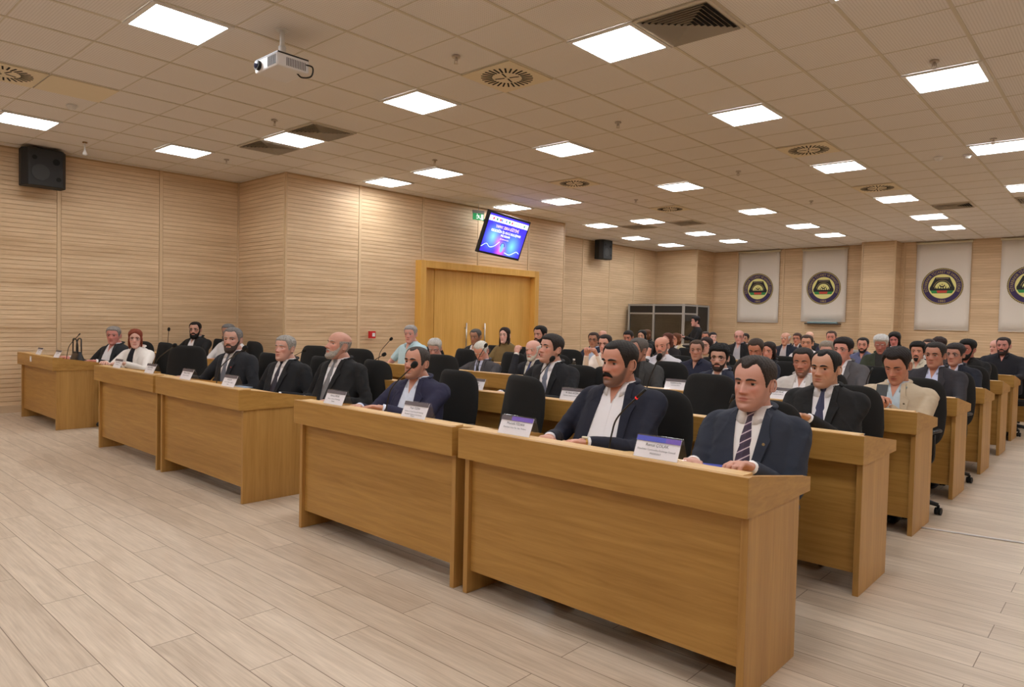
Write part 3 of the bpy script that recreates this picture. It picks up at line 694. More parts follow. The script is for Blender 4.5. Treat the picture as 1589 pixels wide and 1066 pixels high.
def face_disp(x, z, q):
    g = lambda cx, cz, sx, sz: np.exp(-((x-cx)/sx)**2-((z-cz)/sz)**2)
    ax = np.abs(x); d = 0*x
    d -= .013*np.exp(-((ax-.031)/.0175)**2-((z-.005)/.0125)**2)                    # sockets
    d += .0045*q['brow']*np.exp(-((ax-.028)/.022)**2-((z-.024)/.007)**2)
    t = np.clip((.014-z)/.048, 0, 1); prof = (.003+.023*t)*q['nose']
    end = 1-sstep(-.034, -.043, z)*1.0 if False else 1-sstep(0, 1, np.clip((-.033-z)/.009, 0, 1))
    up = sstep(0, 1, np.clip((.026-z)/.018, 0, 1))
    d += prof*end*up*np.exp(-(x/(.0075+.0050*t))**2)
    d += .0085*q['nose']*np.exp(-((ax-.0125)/.0068)**2-((z+.035)/.0075)**2)
    d += .006*g(0, -.0575, .021, .0048)+.0068*g(0, -.0690, .018, .0055)-.0055*g(0, -.0632, .025, .0017)
    d -= .002*g(0, -.047, .004, .006); d += .007*g(0, -.103, .019, .012); d -= .003*g(0, -.082, .022, .005)
    d += .0045*np.exp(-((ax-.046)/.016)**2-((z+.018)/.016)**2)
    d -= .0025*np.exp(-((ax-.031-(-.02-z)*.35)/.0035)**2-((z+.048)/.016)**2)
    return d
def head_grid(q, nseg, nlev):
    tt = np.linspace(0, len(HZ)-1, nlev); k = np.arange(len(HZ))
    def ip(A):
        i = np.clip(tt.astype(int), 0, len(HZ)-2); f = tt-i; A0 = A[np.maximum(i-1, 0)]; A1 = A[i]; A2 = A[i+1]; A3 = A[np.minimum(i+2, len(HZ)-1)]
        return .5*(2*A1+(A2-A0)*f+(2*A0-5*A1+4*A2-A3)*f*f+(3*A1-3*A2+A3-A0)*f**3)
    z, a, f, b = ip(HZ), ip(HA), ip(HF), ip(HB)
    jw = 1+(q['jaw']-1)*sstep(.0, -.06, z) if False else 1+(q['jaw']-1)*np.clip(-z/.07, 0, 1)
    a = a*q['wide']*jw
    ph = np.arange(nseg)*2*PI/nseg; s, c = np.sin(ph), np.cos(ph); n = 2.15
    X = a[:, None]*np.sign(s)*np.abs(s)**(2/n); mid = (b-f)/2; hf = (f+b)/2
    Y = mid[:, None]-hf[:, None]*np.sign(c)*np.abs(c)**(2/n); Z = np.repeat(z[:, None], nseg, 1)
    fr = np.clip(c*1.7, 0, 1)[None, :]
    Y = Y-face_disp(X/q['wide'], Z, q)*fr
    return X, Y, Z, ph
def grid_normals(X, Y, Z):
    P = np.stack([X, Y, Z], -1); du = np.roll(P, -1, 1)-np.roll(P, 1, 1); dv = np.empty_like(P)
    dv[1:-1] = P[2:]-P[:-2]; dv[0] = P[1]-P[0]; dv[-1] = P[-1]-P[-2]
    N = np.cross(du, dv); N /= np.linalg.norm(N, axis=2, keepdims=True)+1e-12
    c = P.mean((0, 1)); sgn = np.sign(((P-c)*N).sum(2).mean()); return P, N*sgn
def noise2(a, b, sd=0):
    return (np.sin(a*7.1+sd)*np.cos(b*9.3+sd*1.7)+.6*np.sin(a*17.3+b*5.1+sd*2)+.4*np.sin(b*31+a*11+sd))/2
HL = {  # hairline height by angle from the face (degrees), z in head space
 'short':    ([0, 18, 34, 46, 56, 66, 74, 80, 88, 104, 116, 135, 180], [.076, .077, .082, .070, .040, .012, -.018, -.020, .020, .022, -.025, -.055, -.072]),
 'receding': ([0, 12, 30, 45, 56, 64, 72, 80, 88, 104, 116, 135, 180], [.080, .082, .100, .088, .055, .022, -.018, -.020, .020, .022, -.025, -.055, -.072]),
 'widow':    ([0, 10, 22, 36, 48, 58, 68, 76, 88, 104, 116, 135, 180], [.070, .074, .088, .094, .078, .045, .010, -.020, .020, .022, -.025, -.055, -.072]),
 'full':     ([0, 25, 45, 56, 66, 74, 82, 90, 104, 116, 135, 180], [.066, .067, .062, .042, .012, -.018, -.020, .016, .018, -.035, -.068, -.085]),
 'fringe':   ([0, 25, 45, 56, 66, 74, 82, 90, 104, 116, 135, 180], [.036, .040, .038, .026, .0, -.020, -.022, .012, .014, -.04, -.075, -.09]),
 'long':     ([0, 15, 35, 50, 62, 72, 85, 180], [.076, .070, .052, .030, -.01, -.06, -.11, -.12]),
}
def hair_mask(style, P, ph, soft=.006, sd=0):
    d = np.degrees(np.minimum(ph, 2*PI-ph)); Z = P[..., 2]
    key = style if style in HL else 'short'
    zl = np.interp(d, *HL[key])[None, :]+noise2(ph*3, ph*2, sd)[None, :]*.002
    m = sstep(-soft*.6, soft*2.2, Z-zl)
    if style in ('balding', 'bald'):
        top = .062 if style == 'balding' else .045
        m = m*(1-sstep(top-.012, top+.006, Z+np.cos(ph)[None, :]*.022))*sstep(50, 72, d)[None, :]
    return m
def beard_mask(kind, P, ph):
    d = np.degrees(np.minimum(ph, 2*PI-ph)); X, Z = np.abs(P[..., 0]), P[..., 2]
    zl = np.interp(d, [0, 15, 30, 50, 65, 76, 84, 92], [-.043, -.046, -.058, -.056, -.040, .0, .004, -.2])[None, :]
    m = sstep(-.004, .004, zl-Z)*(1-sstep(84, 96, d))[None, :]
    lips = (X < .024)*(Z > -.0765)*(Z < -.0555); m = m*(1-lips)
    if kind == 'goatee': m = m*(1-sstep(26, 36, d))[None, :]
    return m
def shell(b, P, N, mask, thick, m=0, base=-.0035):
    nl, ns = mask.shape; Q = P+N*(thick*mask+base*(1-mask))[..., None]
    idx = -np.ones((nl, ns), int); F = []; used = set()
    for i in range(nl-1):
        for j in range(ns):
            k = (j+1) % ns
            if mask[i, j]+mask[i, k]+mask[i+1, j]+mask[i+1, k] > .02: F.append((i*ns+j, i*ns+k, (i+1)*ns+k, (i+1)*ns+j))
    if mask[-1].max() > .3: F.append(tuple((nl-1)*ns+j for j in range(ns)))
    us = sorted({v for f in F for v in f}); mp = {v: i for i, v in enumerate(us)}
    if F: b.add(Q.reshape(-1, 3)[us], [tuple(mp[v] for v in f) for f in F], m, True)

# a relaxed right hand, wrist at the origin, fingers toward -y, palm down
def hand_template(curl, seed=0):
    b = MB()
    b.ball((0, -.045, 0), (.040, .052, .0165), 16, 10); b.ball((.016, -.03, -.004), (.026, .036, .016), 12, 8)
    b.tube([(0, .03, 0), (0, 0, 0), (0, -.03, 0)], [.028, .027, .03], 14, flat=.72)
    for k, (x, L, sp) in enumerate([(-.030, .058, -.14), (-.010, .074, -.04), (.011, .080, .03), (.031, .072, .12)]):
        p = np.array([x, -.078+.004*abs(k-2), .002]); a = .12; P = [p+[0, .02, 0], p]; cu = curl*(1+.15*(3-k))
        for s, f in ((.46, .45), (.30, .75), (.24, .55)):
            a += cu*f; p = p+L*s*np.array([math.sin(sp)*math.cos(a), -math.cos(a), -math.sin(a)]); P.append(p)
        b.tube(P, [.0105, .0100, .0092, .0086, .0066], 10)
    b.tube([(.022, -.015, -.006), (.040, -.040, -.012), (.050, -.066, -.020), (.048, -.088, -.026)], [.015, .0125, .0105, .0075], 10)
    V, F = remesh(b, .0034, 3); return V, F
HANDS = {'flat': hand_template(.35), 'curl': hand_template(.85), 'fist': hand_template(1.5)}

def ik(S, Wr, L1, L2, hint):
    S, Wr = np.array(S, float), np.array(Wr, float); v = Wr-S; d = np.linalg.norm(v); u = v/d; d2 = min(d, (L1+L2)*.995)
    a = (L1*L1-L2*L2+d2*d2)/(2*d2); h = math.sqrt(max(0, L1*L1-a*a)); hint = np.array(hint, float); p = hint-u*(hint@u); p /= np.linalg.norm(p)
    return S+u*a*(d/d2)+p*h

TZ = np.array([.055, .040, .020, 0, -.025, -.060, -.12, -.20, -.30, -.40, -.50, -.56])
TA = np.array([.052, .066, .100, .142, .172, .184, .180, .184, .180, .184, .188, .170])
TF = np.array([.050, .056, .066, .078, .092, .108, .126, .134, .140, .146, .150, .140])
TB = np.array([.055, .062, .076, .088, .100, .114, .122, .122, .118, .120, .130, .120])
def torso_ring(dz, p, n=40, off=0.0):
    a = np.interp(-dz, -TZ, TA)*p['sh']; f = np.interp(-dz, -TZ, TF)+p['belly']*sstep(-.10, -.34, np.array(dz))*1.0 if False else np.interp(-dz, -TZ, TF)+p['belly']*np.clip((-dz-.08)/.25, 0, 1)
    bk = np.interp(-dz, -TZ, TB); a = a+.5*p['belly']*np.clip((-dz-.12)/.25, 0, 1)
    y0 = p['lean']*(dz+.5); return a+off, f+off, bk+off, y0
def torso_y(x, dz, p, off=0.0):
    a, f, bk, y0 = torso_ring(dz, p, off=off); mid = (bk-f)/2; hf = (bk+f)/2
    return y0+mid-hf*np.clip(1-np.abs(x/a)**2.4, 0.0, 1)**(1/2.4)

DEF = dict(style='short', hair=(28, 24, 22), skin=(188, 143, 122), jacket=(30, 30, 34), shirt=(232, 230, 234), tie=None, beard=None, bcol=None, stub=.0, glasses=None,
           elb=.8, yaw=0, pitch=0, roll=0, body=None, sh=1.0, belly=0, lean=.10, size=1.0, wide=1.04, jaw=1.0, nose=1.0, brow=1.0, nk=.136, vdep=.36, vw=.062, open=False, eyes=1,
           hands='flat', R=None, L=None, lod=1, tee=False, collar=True, stripes=False, short=False, htop=.011, hside=.0045, pin=None, seated=True, pose=None, chair=True)
def person(px, row, off, label, **kw):
    """px: head centre in the photo; row: desk row (or the depth y itself); off: how far the face turns from the lens to its own right, in degrees"""
    p = dict(DEF); p.update(kw)
    y = YR[row]+.80+p.get('dy', 0) if isinstance(row, int) else row
    X, Y, Zh = at(px[0], px[1], y=y); direct = math.degrees(math.atan2(-X, Y)); hyaw = math.radians(direct-off)
    byaw = math.radians(p['body']) if p['body'] is not None else .35*hyaw
    sc = p['size']; zs = Zh-p['nk']*sc
    if not p['seated']: zs = Zh-.165*sc
    fwd = .045; root = empty('person', (X-fwd*math.sin(byaw), Y+fwd*math.cos(byaw), 0), label, 'person', p.get('group')); root.rotation_euler.z = byaw
    hy = hyaw-byaw; near = p['lod'] == 2
    p['lean0'] = p['lean']; ty = p['lean']*.5                                 # torso top centre y in local space
    p['_sh'] = ty
    hc = np.array([0, -fwd, Zh])
    HM = T3(*hc) @ R3('Z', hy) @ R3('X', math.radians(p['pitch'])) @ R3('Y', math.radians(p['roll'])) @ Matrix.Scale(sc, 4)
    p['lean'] = p['lean0']; shift = -ty                                       # move the torso so its top sits over the root
    TM = T3(0, shift, zs)
    sk = skin(p['skin']); r_, g_, b_ = p['skin']
    lip = mat('lips_%d_%d_%d' % p['skin'], (int(r_*.90), int(g_*.68), int(b_*.66)), .45)
    st = p['stub']; stub = mat('stubble_%d_%d' % (r_, int(st*100)), tuple(int(c*(1-st)+60*st) for c in p['skin']), .6, bump=.3, bscale=900)
    nseg, nlev = {2: (112, 92), 1: (64, 50), 0: (40, 32)}[p['lod']]
    Xg, Yg, Zg, ph = head_grid(p, nseg, nlev); P, N = grid_normals(Xg, Yg, Zg)
    # ---- body: head, neck, torso core, hands, in one mesh
    B = MB(); F = []; Mi = []
    bm = beard_mask('full', P, ph)
    for i in range(nlev-1):
        for j in range(nseg):
            k = (j+1) % nseg; F.append((i*nseg+j, i*nseg+k, (i+1)*nseg+k, (i+1)*nseg+j))
            x, z = P[i, j, 0], P[i, j, 2]; front = math.cos(ph[j]) > .3
            Mi.append(0)
    F.append(tuple(range(nseg))[::-1]); Mi.append(0); F.append(tuple((nlev-1)*nseg+j for j in range(nseg))); Mi.append(0)
    V = P.reshape(-1, 3); B.add(V, F, 0, True, HM); B.m[-len(F):] = Mi
    fx, fz, ffr = V[:, 0], V[:, 2], np.tile(np.cos(ph) > .2, nlev)
    mlip = (1-sstep(.75, 1.15, np.sqrt((fx/.0235)**2+((fz+.0632)/.0098)**2)))*ffr
    bsm = bm.copy()
    for _ in range(3 if nlev > 60 else 1): bsm = (bsm+np.roll(bsm, 1, 1)+np.roll(bsm, -1, 1)+np.roll(bsm, 1, 0)+np.roll(bsm, -1, 0))/5
    under = (1-sstep(-.118, -.085, fz))*(np.tile(np.cos(ph) > -.2, nlev))
    mstb = np.clip(np.maximum(bsm.reshape(-1), under*.8)*st*1.5, 0, .75)*(1-mlip)
    mrud = np.clip(np.exp(-((np.abs(fx)-.042)/.02)**2-((fz+.02)/.022)**2)+1.1*np.exp(-(fx/.016)**2-((fz+.03)/.014)**2), 0, 1)*ffr*.38
    mdk = np.exp(-((np.abs(fx)-.031)/.016)**2-((fz+.012)/.007)**2)*ffr*.18  # darkens the skin below each eye, sharing the stubble channel
    MASK = np.stack([mlip*.75, np.maximum(mstb, mdk), mrud, np.ones(len(V))], 1)
    for s in (-1, 1):
        ex, ez = s*.0315*p['wide'], .0045
        j = int(np.argmin(np.abs(Xg[nlev//2+2]-ex)+(np.cos(ph) < 0)*9)); yy = float(Yg[nlev//2+2, j])
        eye = np.array([ex, yy+.0078, ez]); er = .0132
        g = Vector((0.0, -1, -.12*(1-p['eyes']))).normalized(); qm = g.to_track_quat('Z', 'Y').to_matrix().to_4x4(); EMx = HM @ T3(*eye) @ qm
        n = 14 if p['lod'] else 8; Rr = []
        for th in (2, 16, 35, 36, 55, 80, 110): Rr.append([(er*math.sin(math.radians(th))*math.cos(a), er*math.sin(math.radians(th))*math.sin(a), er*math.cos(math.radians(th))) for a in np.arange(n)*2*PI/n])
        c0 = len(B.f); B.rings(Rr, 3, True, True, True, EMx)
        nf = (len(Rr)-1)*n
        for q_ in range(c0, c0+2*n): B.m[q_] = 4
        B.m[c0+nf] = 4
        # lids: shells above and below the opening
        up = 19 if p['eyes'] > .5 else -20; lo = -20 if p['eyes'] > .5 else -26
        for e0, e1, rr in ((up, 80, .0146), (-80, lo, .0141)):
            Rr = [[(rr*math.cos(math.radians(e))*math.sin(a), -rr*math.cos(math.radians(e))*math.cos(a), rr*math.sin(math.radians(e))) for a in np.linspace(-1.45, 1.45, 12)] for e in np.linspace(e0, e1, 6)]
            B.rings(Rr, 0, True, False, False, HM @ T3(*eye))
        # ear
        EA = HM @ T3(s*.0725*p['wide'], .016, -.004) @ R3('Z', s*-.30) @ R3('X', -.12) @ Matrix.Scale(.90, 4)
        B.ball((s*.002, 0, 0), (.0065, .016, .029), 12, 9, 0, EA)
        rim = [(s*.006, .006+.016*math.cos(t), .003+.029*math.sin(t)) for t in np.linspace(-1.9, 2.6, 14)]
        B.tube(rim, [.003]+[.0046]*12+[.003], 8, 0, True, EA)
        B.ball((s*.004, -.006, -.024), (.005, .008, .009), 8, 6, 0, EA)
    nb = np.array([0, 0.012, zs+.03]); nt = np.array(HM @ Vector((0, .022, -.055))); nm = (nb+nt)/2+[0, .004, 0]
    nr = .056*sc*(1+.6*p['belly'])
    B.tube([nb-[0, 0, .06], nb, nm, nt, nt+[0, 0, .03]], [nr*1.15, nr*1.12, nr, nr*1.02, nr*.8], 20 if near else 14)
    # core torso under the clothes
    Rr = []
    for dz in np.linspace(.03, -.52, 8):
        a, f, bk, y0 = torso_ring(dz, p, off=-.03); Rr.append([(a*math.sin(t), y0+(bk-f)/2-(bk+f)/2*math.cos(t), dz) for t in np.arange(20)*2*PI/20])
    B.rings(Rr, 0, True, M=TM)
    # ---- arms
    dk = .785
    tgt = {'R': p['R'] if p['R'] is not None else (-.12, -.42, dk), 'L': p['L'] if p['L'] is not None else (.13, -.42, dk)}
    if not p['seated']: tgt = {'R': p['R'] or (-.24, -.04, zs-.55), 'L': p['L'] or (.24, -.04, zs-.55)}
    J = MB(); n = 40; Rr = []
    bot = -.50 if p['seated'] else -.56
    for dz in list(TZ[1:-1])+[bot-.03]:
        a, f, bk, y0 = torso_ring(dz, p); pw = 2/2.4
        Rr.append([(a*np.sign(math.sin(t))*abs(math.sin(t))**pw, y0+(bk-f)/2-(bk+f)/2*np.sign(math.cos(t))*abs(math.cos(t))**pw, dz) for t in np.arange(n)*2*PI/n])
    J.rings(Rr[::-1], 0, True, M=TM)
    SHm = MB(); cuffs = MB(); rj = .004 if p['jacket'] else -.002
    for side, s in (('R', -1), ('L', 1)):
        a6 = .178*p['sh']; S = np.array([s*a6, .012, zs-.064]); Wt = np.array(tgt[side], float)
        E_ = ik(S, Wt, .285*sc, .262*sc, (s*p['elb'], .30, -1)); i0 = np.array([s*.085*p['sh'], .01, zs-.045])
        path = catmull([i0, S, S+(E_-S)*.5, E_, E_+(Wt-E_)*.5, Wt], 8 if near else 5); k = len(path)
        rad = np.interp(np.linspace(0, 5, k), [0, 1, 2, 3, 4, 5], [.046, .057+rj, .053+rj, .047+rj, .042+rj, .034+rj])
        if near:
            tq = np.linspace(0, 1, k); rad = rad*(1+.085*np.sin(np.arange(k)*2.2+s)*np.exp(-((tq-.62)/.18)**2)+.03*np.sin(np.arange(k)*2.9)*(tq > .2))
        if not p['short']: B.tube(path[2:], rad[2:]*.68, 12)
        if p['short']:
            kk = int(k*.50); J.tube(path[:kk], rad[:kk]*1.06, 14); B.tube(path[2:], rad[2:]*.80, 14)
        else: J.tube(path, rad, 16)
        fd = (Wt-E_)/np.linalg.norm(Wt-E_)
        if p['jacket'] and not p['short'] and p['collar'] and p['lod']: MB().tube([Wt-fd*.03, Wt+fd*.014], [.030, .031], 16).build('shirt_cuff', cloth(p['shirt']), root)
        # hand
        hv, hf_ = HANDS[p['hands'] if not isinstance(p['hands'], dict) else p['hands'][side]]
        hand_dir = Vector((fd[0], fd[1], fd[2]*.45 if Wt[2] < zs-.1 else fd[2])).normalized()
        if abs(fd[2]) > .9 and p['seated'] is False: hand_dir = Vector(fd)
        yv = -hand_dir; zv = Vector((0, 0, 1)); xv = yv.cross(zv)
        if xv.length < .2: xv = Vector((1, 0, 0))
        xv.normalize(); zv = xv.cross(yv)
        base = Matrix(((xv.x, yv.x, zv.x, 0), (xv.y, yv.y, zv.y, 0), (xv.z, yv.z, zv.z, 0), (0, 0, 0, 1)))
        HMx = T3(*(Wt+fd*.015)) @ base @ R3('Y', s*-.12) @ Matrix.Scale(1.02*sc, 4)
        if s > 0: HMx = HMx @ Matrix.Diagonal((-1, 1, 1, 1))
        if p['lod'] or p['R'] or p['L']:
            ff_ = hf_ if s < 0 else [f[::-1] for f in hf_]
            B.add(hv, ff_, 0, True, HMx)
        if p.get('watch') == side:
            M = T3(*(Wt+fd*.022)) @ base; wt = MB()
            wt.tube([(.031*math.cos(t), 0, .023*math.sin(t)) for t in np.linspace(0, 2*PI, 18)], .0042, 8, 0, True, M, upv=(0, 1, 0)); wt.cyl((0, 0, .022), .018, .008, 20, 1, 'z', M)
            p['_watch'] = wt
    body = B.build('body', [sk, lip, stub, EYEW, IRIS], root)
    at_ = body.data.attributes.new('mask', 'FLOAT_COLOR', 'POINT'); full = np.zeros((len(body.data.vertices), 4)); full[:, 3] = 1; full[:len(MASK)] = MASK; at_.data.foreach_set('color', full.ravel())
    # ---- garment: jacket or shirt with sleeves grown together
    gv, gf = remesh(J, .010 if near else .014 if p['lod'] else .018, 4)
    G = MB(); 
    if near:   # soft cloth folds at elbows and chest
        x_, y_, z_ = gv[:, 0], gv[:, 1], gv[:, 2]; sd = px[0]*.37
        r1 = (1-np.abs(np.sin(z_*17+np.abs(x_)*24+2.2*np.sin(y_*13+sd)+sd)))**5*sstep(-.2, .6, np.sin(x_*13+z_*11+sd))
        r2 = (1-np.abs(np.sin(z_*26-y_*30+1.6*np.sin(x_*17+sd*2))))**5*sstep(-.1, .7, np.sin(y_*19-z_*9+sd*3))*sstep(.12, .2, np.abs(x_))
        nz = .0075*r1+.0085*r2; rr_ = np.stack([x_, y_+.05, z_*0], 1); rr_ /= np.linalg.norm(rr_, axis=1, keepdims=True)+1e-6; gv = gv+rr_*nz[:, None]
    G.add(gv, gf, 0, True)
    jc, scol = p['jacket'], p['shirt']
    front = -1
    def strip(b, edge, width, lift, th, m=0, mirror=1):
        """thick cloth strip on the chest: edge = [(x, dz)], width outward"""
        T_, U_ = [], []
        for (x, dz), w in zip(edge, width):
            for lst, xx in ((T_, x), (U_, x+w)):
                yv_ = float(torso_y(np.array(xx), dz, p))-lift; lst.append((mirror*xx, yv_, dz))
        R_ = []
        for a_, c_ in zip(T_, U_): R_.append([a_, c_, (c_[0], c_[1]+th, c_[2]), (a_[0], a_[1]+th, a_[2])])
        b.rings(R_, m, False, M=TM)
    dzs = np.linspace(.028, -p['vdep'], 14)
    if jc:
        vw = [p['vw']*(1-((.028-d)/(p['vdep']+.028))**1.5)+.006 if not p['open'] else p['vw']+.045*((.028-d)/(p['vdep']+.028)) for d in dzs]
        for s in (-1, 1):
            lw = np.interp(dzs, [-p['vdep'], -.12, -.075, -.07, .028], [.014, .050, .066, .036, .030])
            strip(G, [(x*.86, d) for x, d in zip(vw, dzs)], lw, .017, .012, 0, s)
        # collar round the back of the neck
        cr_ = [(.083*math.sin(t), .012+.078*-math.cos(t)*-1, .030+.018*-math.cos(t)*-1*.6) for t in np.linspace(-2.0, 2.0, 20)]
        cr_ = [(.084*math.sin(t), .010+.074*math.cos(t), .036+.016*math.cos(t)) for t in np.linspace(-1.9, 1.9, 20)]
        G.tube([(x, y_+p['lean']*.5, z) for x, y_, z in cr_], .017, 10, 0, True, TM, flat=.55)
        gname, gmat = 'jacket', cloth(jc)
    else: gname, gmat = ('shirt' if p['collar'] else 'top'), cloth(scol)
    garment = G.build(gname, gmat, root)
    # ---- shirt front patch under the jacket, collar
    S2 = MB()
    if jc:
        Rr = []
        for d, v in zip(dzs, vw):
            xs = np.linspace(-v, v, 13); yy = torso_y(xs, d, p)-.0085; Rr.append([(x, y_, d) for x, y_ in zip(xs, yy)])
        S2.rings(Rr, 0, True, False, False, TM)
        if p['open'] or not p['tie']:
            strip(S2, [(-.008, d) for d in dzs], [.016]*14, .0105, .002, 0)
    if p['collar'] and not p['tie']:
        Rr = []
        for d in np.linspace(.03, -.075, 8):
            v = max(.0012, (d+.075)*.36); xs = np.linspace(-v, v, 7); Rr.append([(x, y_, d) for x, y_ in zip(xs, torso_y(xs, d, p)-.0122)])
        T2 = MB(); T2.rings(Rr, 0, True, False, False, TM); T2.build('throat', sk, body)
    if p['collar']:
        zc = .012; nr2 = nr*1.09; L5 = p['lean']*.5; o = .42 if p['tie'] is None else .20
        Rr = []
        for t in np.linspace(-PI+o, PI-o, 26):
            cx, cy_ = math.sin(t), math.cos(t)
            lowz = -.014-.034*sstep(1.9, 2.8, np.array(abs(t))); wid = 1.13+.16*float(sstep(1.9, 2.8, np.array(abs(t))))
            lz = zc+float(lowz)-.003; xo = nr2*wid*cx*1.08; yo = .012+nr2*wid*cy_*1.10
            if cy_ < 0: yo = min(yo, float(torso_y(np.array(abs(xo)), lz, p))+shift-.0125)
            Rr.append([(nr2*cx, .012+nr2*cy_, zc+.030), (nr2*1.07*cx, .012+nr2*1.07*cy_, zc+.034), (xo, yo, lz), (xo*.93, yo+.005, lz-.002)])
        S2.rings(Rr, 0, True, M=T3(0, 0, zs))
    if S2.n:
        so = S2.build('shirt' if jc else 'shirt_collar', cloth(p.get('ccol', scol)), root)
    if p['tie']:
        tm_ = TIE_ST if p['stripes'] else cloth(p['tie'], .5); b = MB(); td = [.004, -.03, -.1, -.2, -.3, -p['vdep']-.02]
        tw = [.011, .014, .026, .034, .038, .040]; Rr = []
        for d, w in zip(td, tw):
            yv_ = float(torso_y(np.array(0.0), d, p))-.013; Rr.append([(-w, yv_+.004, d), (0, yv_-.006, d), (w, yv_+.004, d), (0, yv_+.006, d)])
        b.rings(Rr, 0, False, M=TM); y1 = float(torso_y(np.array(0.0), .006, p))-.022
        b.rings([[(-.012, y1+.008, -.012), (0, y1-.004, -.012), (.012, y1+.008, -.012), (0, y1+.016, -.012)], [(-.021, y1+.012, .022), (0, y1, .024), (.021, y1+.012, .022), (0, y1+.022, .02)]], 0, False, M=TM)
        b.build('tie', tm_, root)
    if p['pin']:
        b = MB(); yv_ = float(torso_y(np.array(.085), -.12, p))-.018; b.cyl((.085, yv_, -.12), .007, .004, 10, 0, 'y', TM); b.build('lapel_pin', cloth(p['pin'], .4), root)
    if p.get('_watch'): p['_watch'].build('wristwatch', [mat('gold_watch', (200, 160, 80), .3, .9), mat('watch_dial', (230, 225, 200), .3)], root)
    # ---- hair, brows
    hm = hairm(p['hair']); Hb = MB()
    if p['style'] != 'shaved':
        mk = hair_mask(p['style'], P, ph, sd=px[0])
        Zn = np.clip((P[..., 2]-.02)/.08, 0, 1); thick = p['hside']+(p['htop']-p['hside'])*Zn
        if p['style'] in ('bald', 'balding'): thick = thick*0+(.003 if p['style'] == 'bald' else .006)
        amp = .35 if p.get('curly') else .20
        fq = 2.2 if p.get('curly') else 1.0
        thick = thick*(1+amp*noise2(P[..., 0]*55*fq, P[..., 2]*40*fq+P[..., 1]*30*fq, px[1]))
        if p.get('part'): thick = thick*(1+.35*np.clip(P[..., 0]/.06*p['part'], -1, 1))
        shell(Hb, P, N, mk, thick)
    for s in (-1, 1):
        pts = []
        for t in np.linspace(0, 1, 7):
            x = s*(.012+.036*t)*p['wide']; z = .0215+.006*math.sin(t*PI*.85)-.003*t
            i = int(np.argmin(np.abs(Zg[:, 0]-z))); j = int(np.argmin(np.abs(Xg[i]-x)+(np.cos(ph) < 0)*9)); pts.append((x, Yg[i, j]-.0006, z))
        Hb.tube(pts, [v*p['brow']**.6*1.12 for v in (.0026, .0038, .0042, .0040, .0034, .0026, .0014)], 8)
    for s in (-1, 1):
        j = int(np.argmin(np.abs(Xg[nlev//2+2]-s*.0315*p['wide'])+(np.cos(ph) < 0)*9)); yy = float(Yg[nlev//2+2, j])
        eu = math.radians(19 if p['eyes'] > .5 else -21); rr = .0147
        Hb.tube([(s*.0315*p['wide']+rr*math.cos(eu)*math.sin(a), yy+.0078-rr*math.cos(eu)*math.cos(a), .0045+rr*math.sin(eu)-.0012*abs(a)) for a in np.linspace(-1.1, 1.1, 9)], [.0005, .0011, .0014, .0014, .0014, .0014, .0014, .0011, .0005], 6)
    if p['style'] == 'long':
        Lh = p.get('hlen', .20); Rr = []
        for t in np.linspace(0, 1, 12):
            z = .04-(.04+.06+Lh)*t; a0 = math.radians(74-10*t+(28*max(0, t-.6))); ring = []
            ra = .079*(1+.10*math.sin(t*3))*(1-.12*max(0, t-.7)/.3); 
            for q_ in np.linspace(a0, 2*PI-a0, 22): ring.append((ra*p['wide']*math.sin(q_)*(1+.03*math.sin(q_*9+t*4)), .012-ra*1.14*math.cos(q_), z))
            for q_ in np.linspace(2*PI-a0, a0, 22): ring.append((ra*.80*p['wide']*math.sin(q_), .012-ra*.94*math.cos(q_), z))
            Rr.append(ring)
        Hb.rings(Rr, 0, True)
    if Hb.n:
        Hb.v = [v @ np.array(HM.to_3x3()).T+np.array(HM.translation) for v in Hb.v]; Hb.build('hair', hm, root)
    if p['beard']:
        Bb = MB(); bc = hairm(p['bcol'] or p['hair'])
        if p['beard'] in ('full', 'long', 'short', 'goatee'):
            th = {'full': .011, 'long': .020, 'short': .0028, 'goatee': .006}[p['beard']]
            mk = beard_mask(p['beard'], P, ph); low = np.clip((-P[..., 2]-.05)/.06, 0, 1)
            shell(Bb, P, N, mk, th*(.45+.55*low)*(1+.2*noise2(P[..., 0]*60, P[..., 2]*60, px[0])))
        pts = []; big = p.get('mou', 1.0)
        for t in np.linspace(-1, 1, 13):
            x = t*.029*(.75+.25*big); z = -.0500-.0085*t*t*big
            i = int(np.argmin(np.abs(Zg[:, 0]-z))); j = int(np.argmin(np.abs(Xg[i]-x)+(np.cos(ph) < 0)*9)); pts.append((x, Yg[i, j]-.001*big, z))
        rr = [.0024+.0044*big*(1-abs(t)**2.6) for t in np.linspace(-1, 1, 13)]
        Bb.tube(pts, rr, 10, flat=1.0)
        Bb.v = [v @ np.array(HM.to_3x3()).T+np.array(HM.translation) for v in Bb.v]
        Bb.build('moustache' if p['beard'] == 'moustache' else 'beard', bc, root)
    if p['glasses']:
        g = MB(); rr = .0016 if near else .0022
        for s in (-1, 1):
            c = np.array([s*.0325*p['wide'], float(Yg[nlev//2+2].min())-.004+.012, .001]); loop = []
            for t in np.linspace(0, 2*PI, 21): loop.append(c+[.0235*np.sign(math.cos(t))*abs(math.cos(t))**.75, abs(.010*math.cos(t)) if s*math.cos(t) > 0 else 0, .0165*np.sign(math.sin(t))*abs(math.sin(t))**.8])
            g.tube(loop, rr, 6); g.add(loop[:-1], [tuple(range(20))], 1)
            g.tube([c+[s*.023, .009, .006], (s*.077*p['wide'], .0, .010), (s*.078*p['wide'], .022, .004)], rr, 6)
        c = float(Yg[nlev//2+2].min())+.008
        g.tube([(-.010, c, .004), (0, c-.004, .007), (.010, c, .004)], rr, 6)
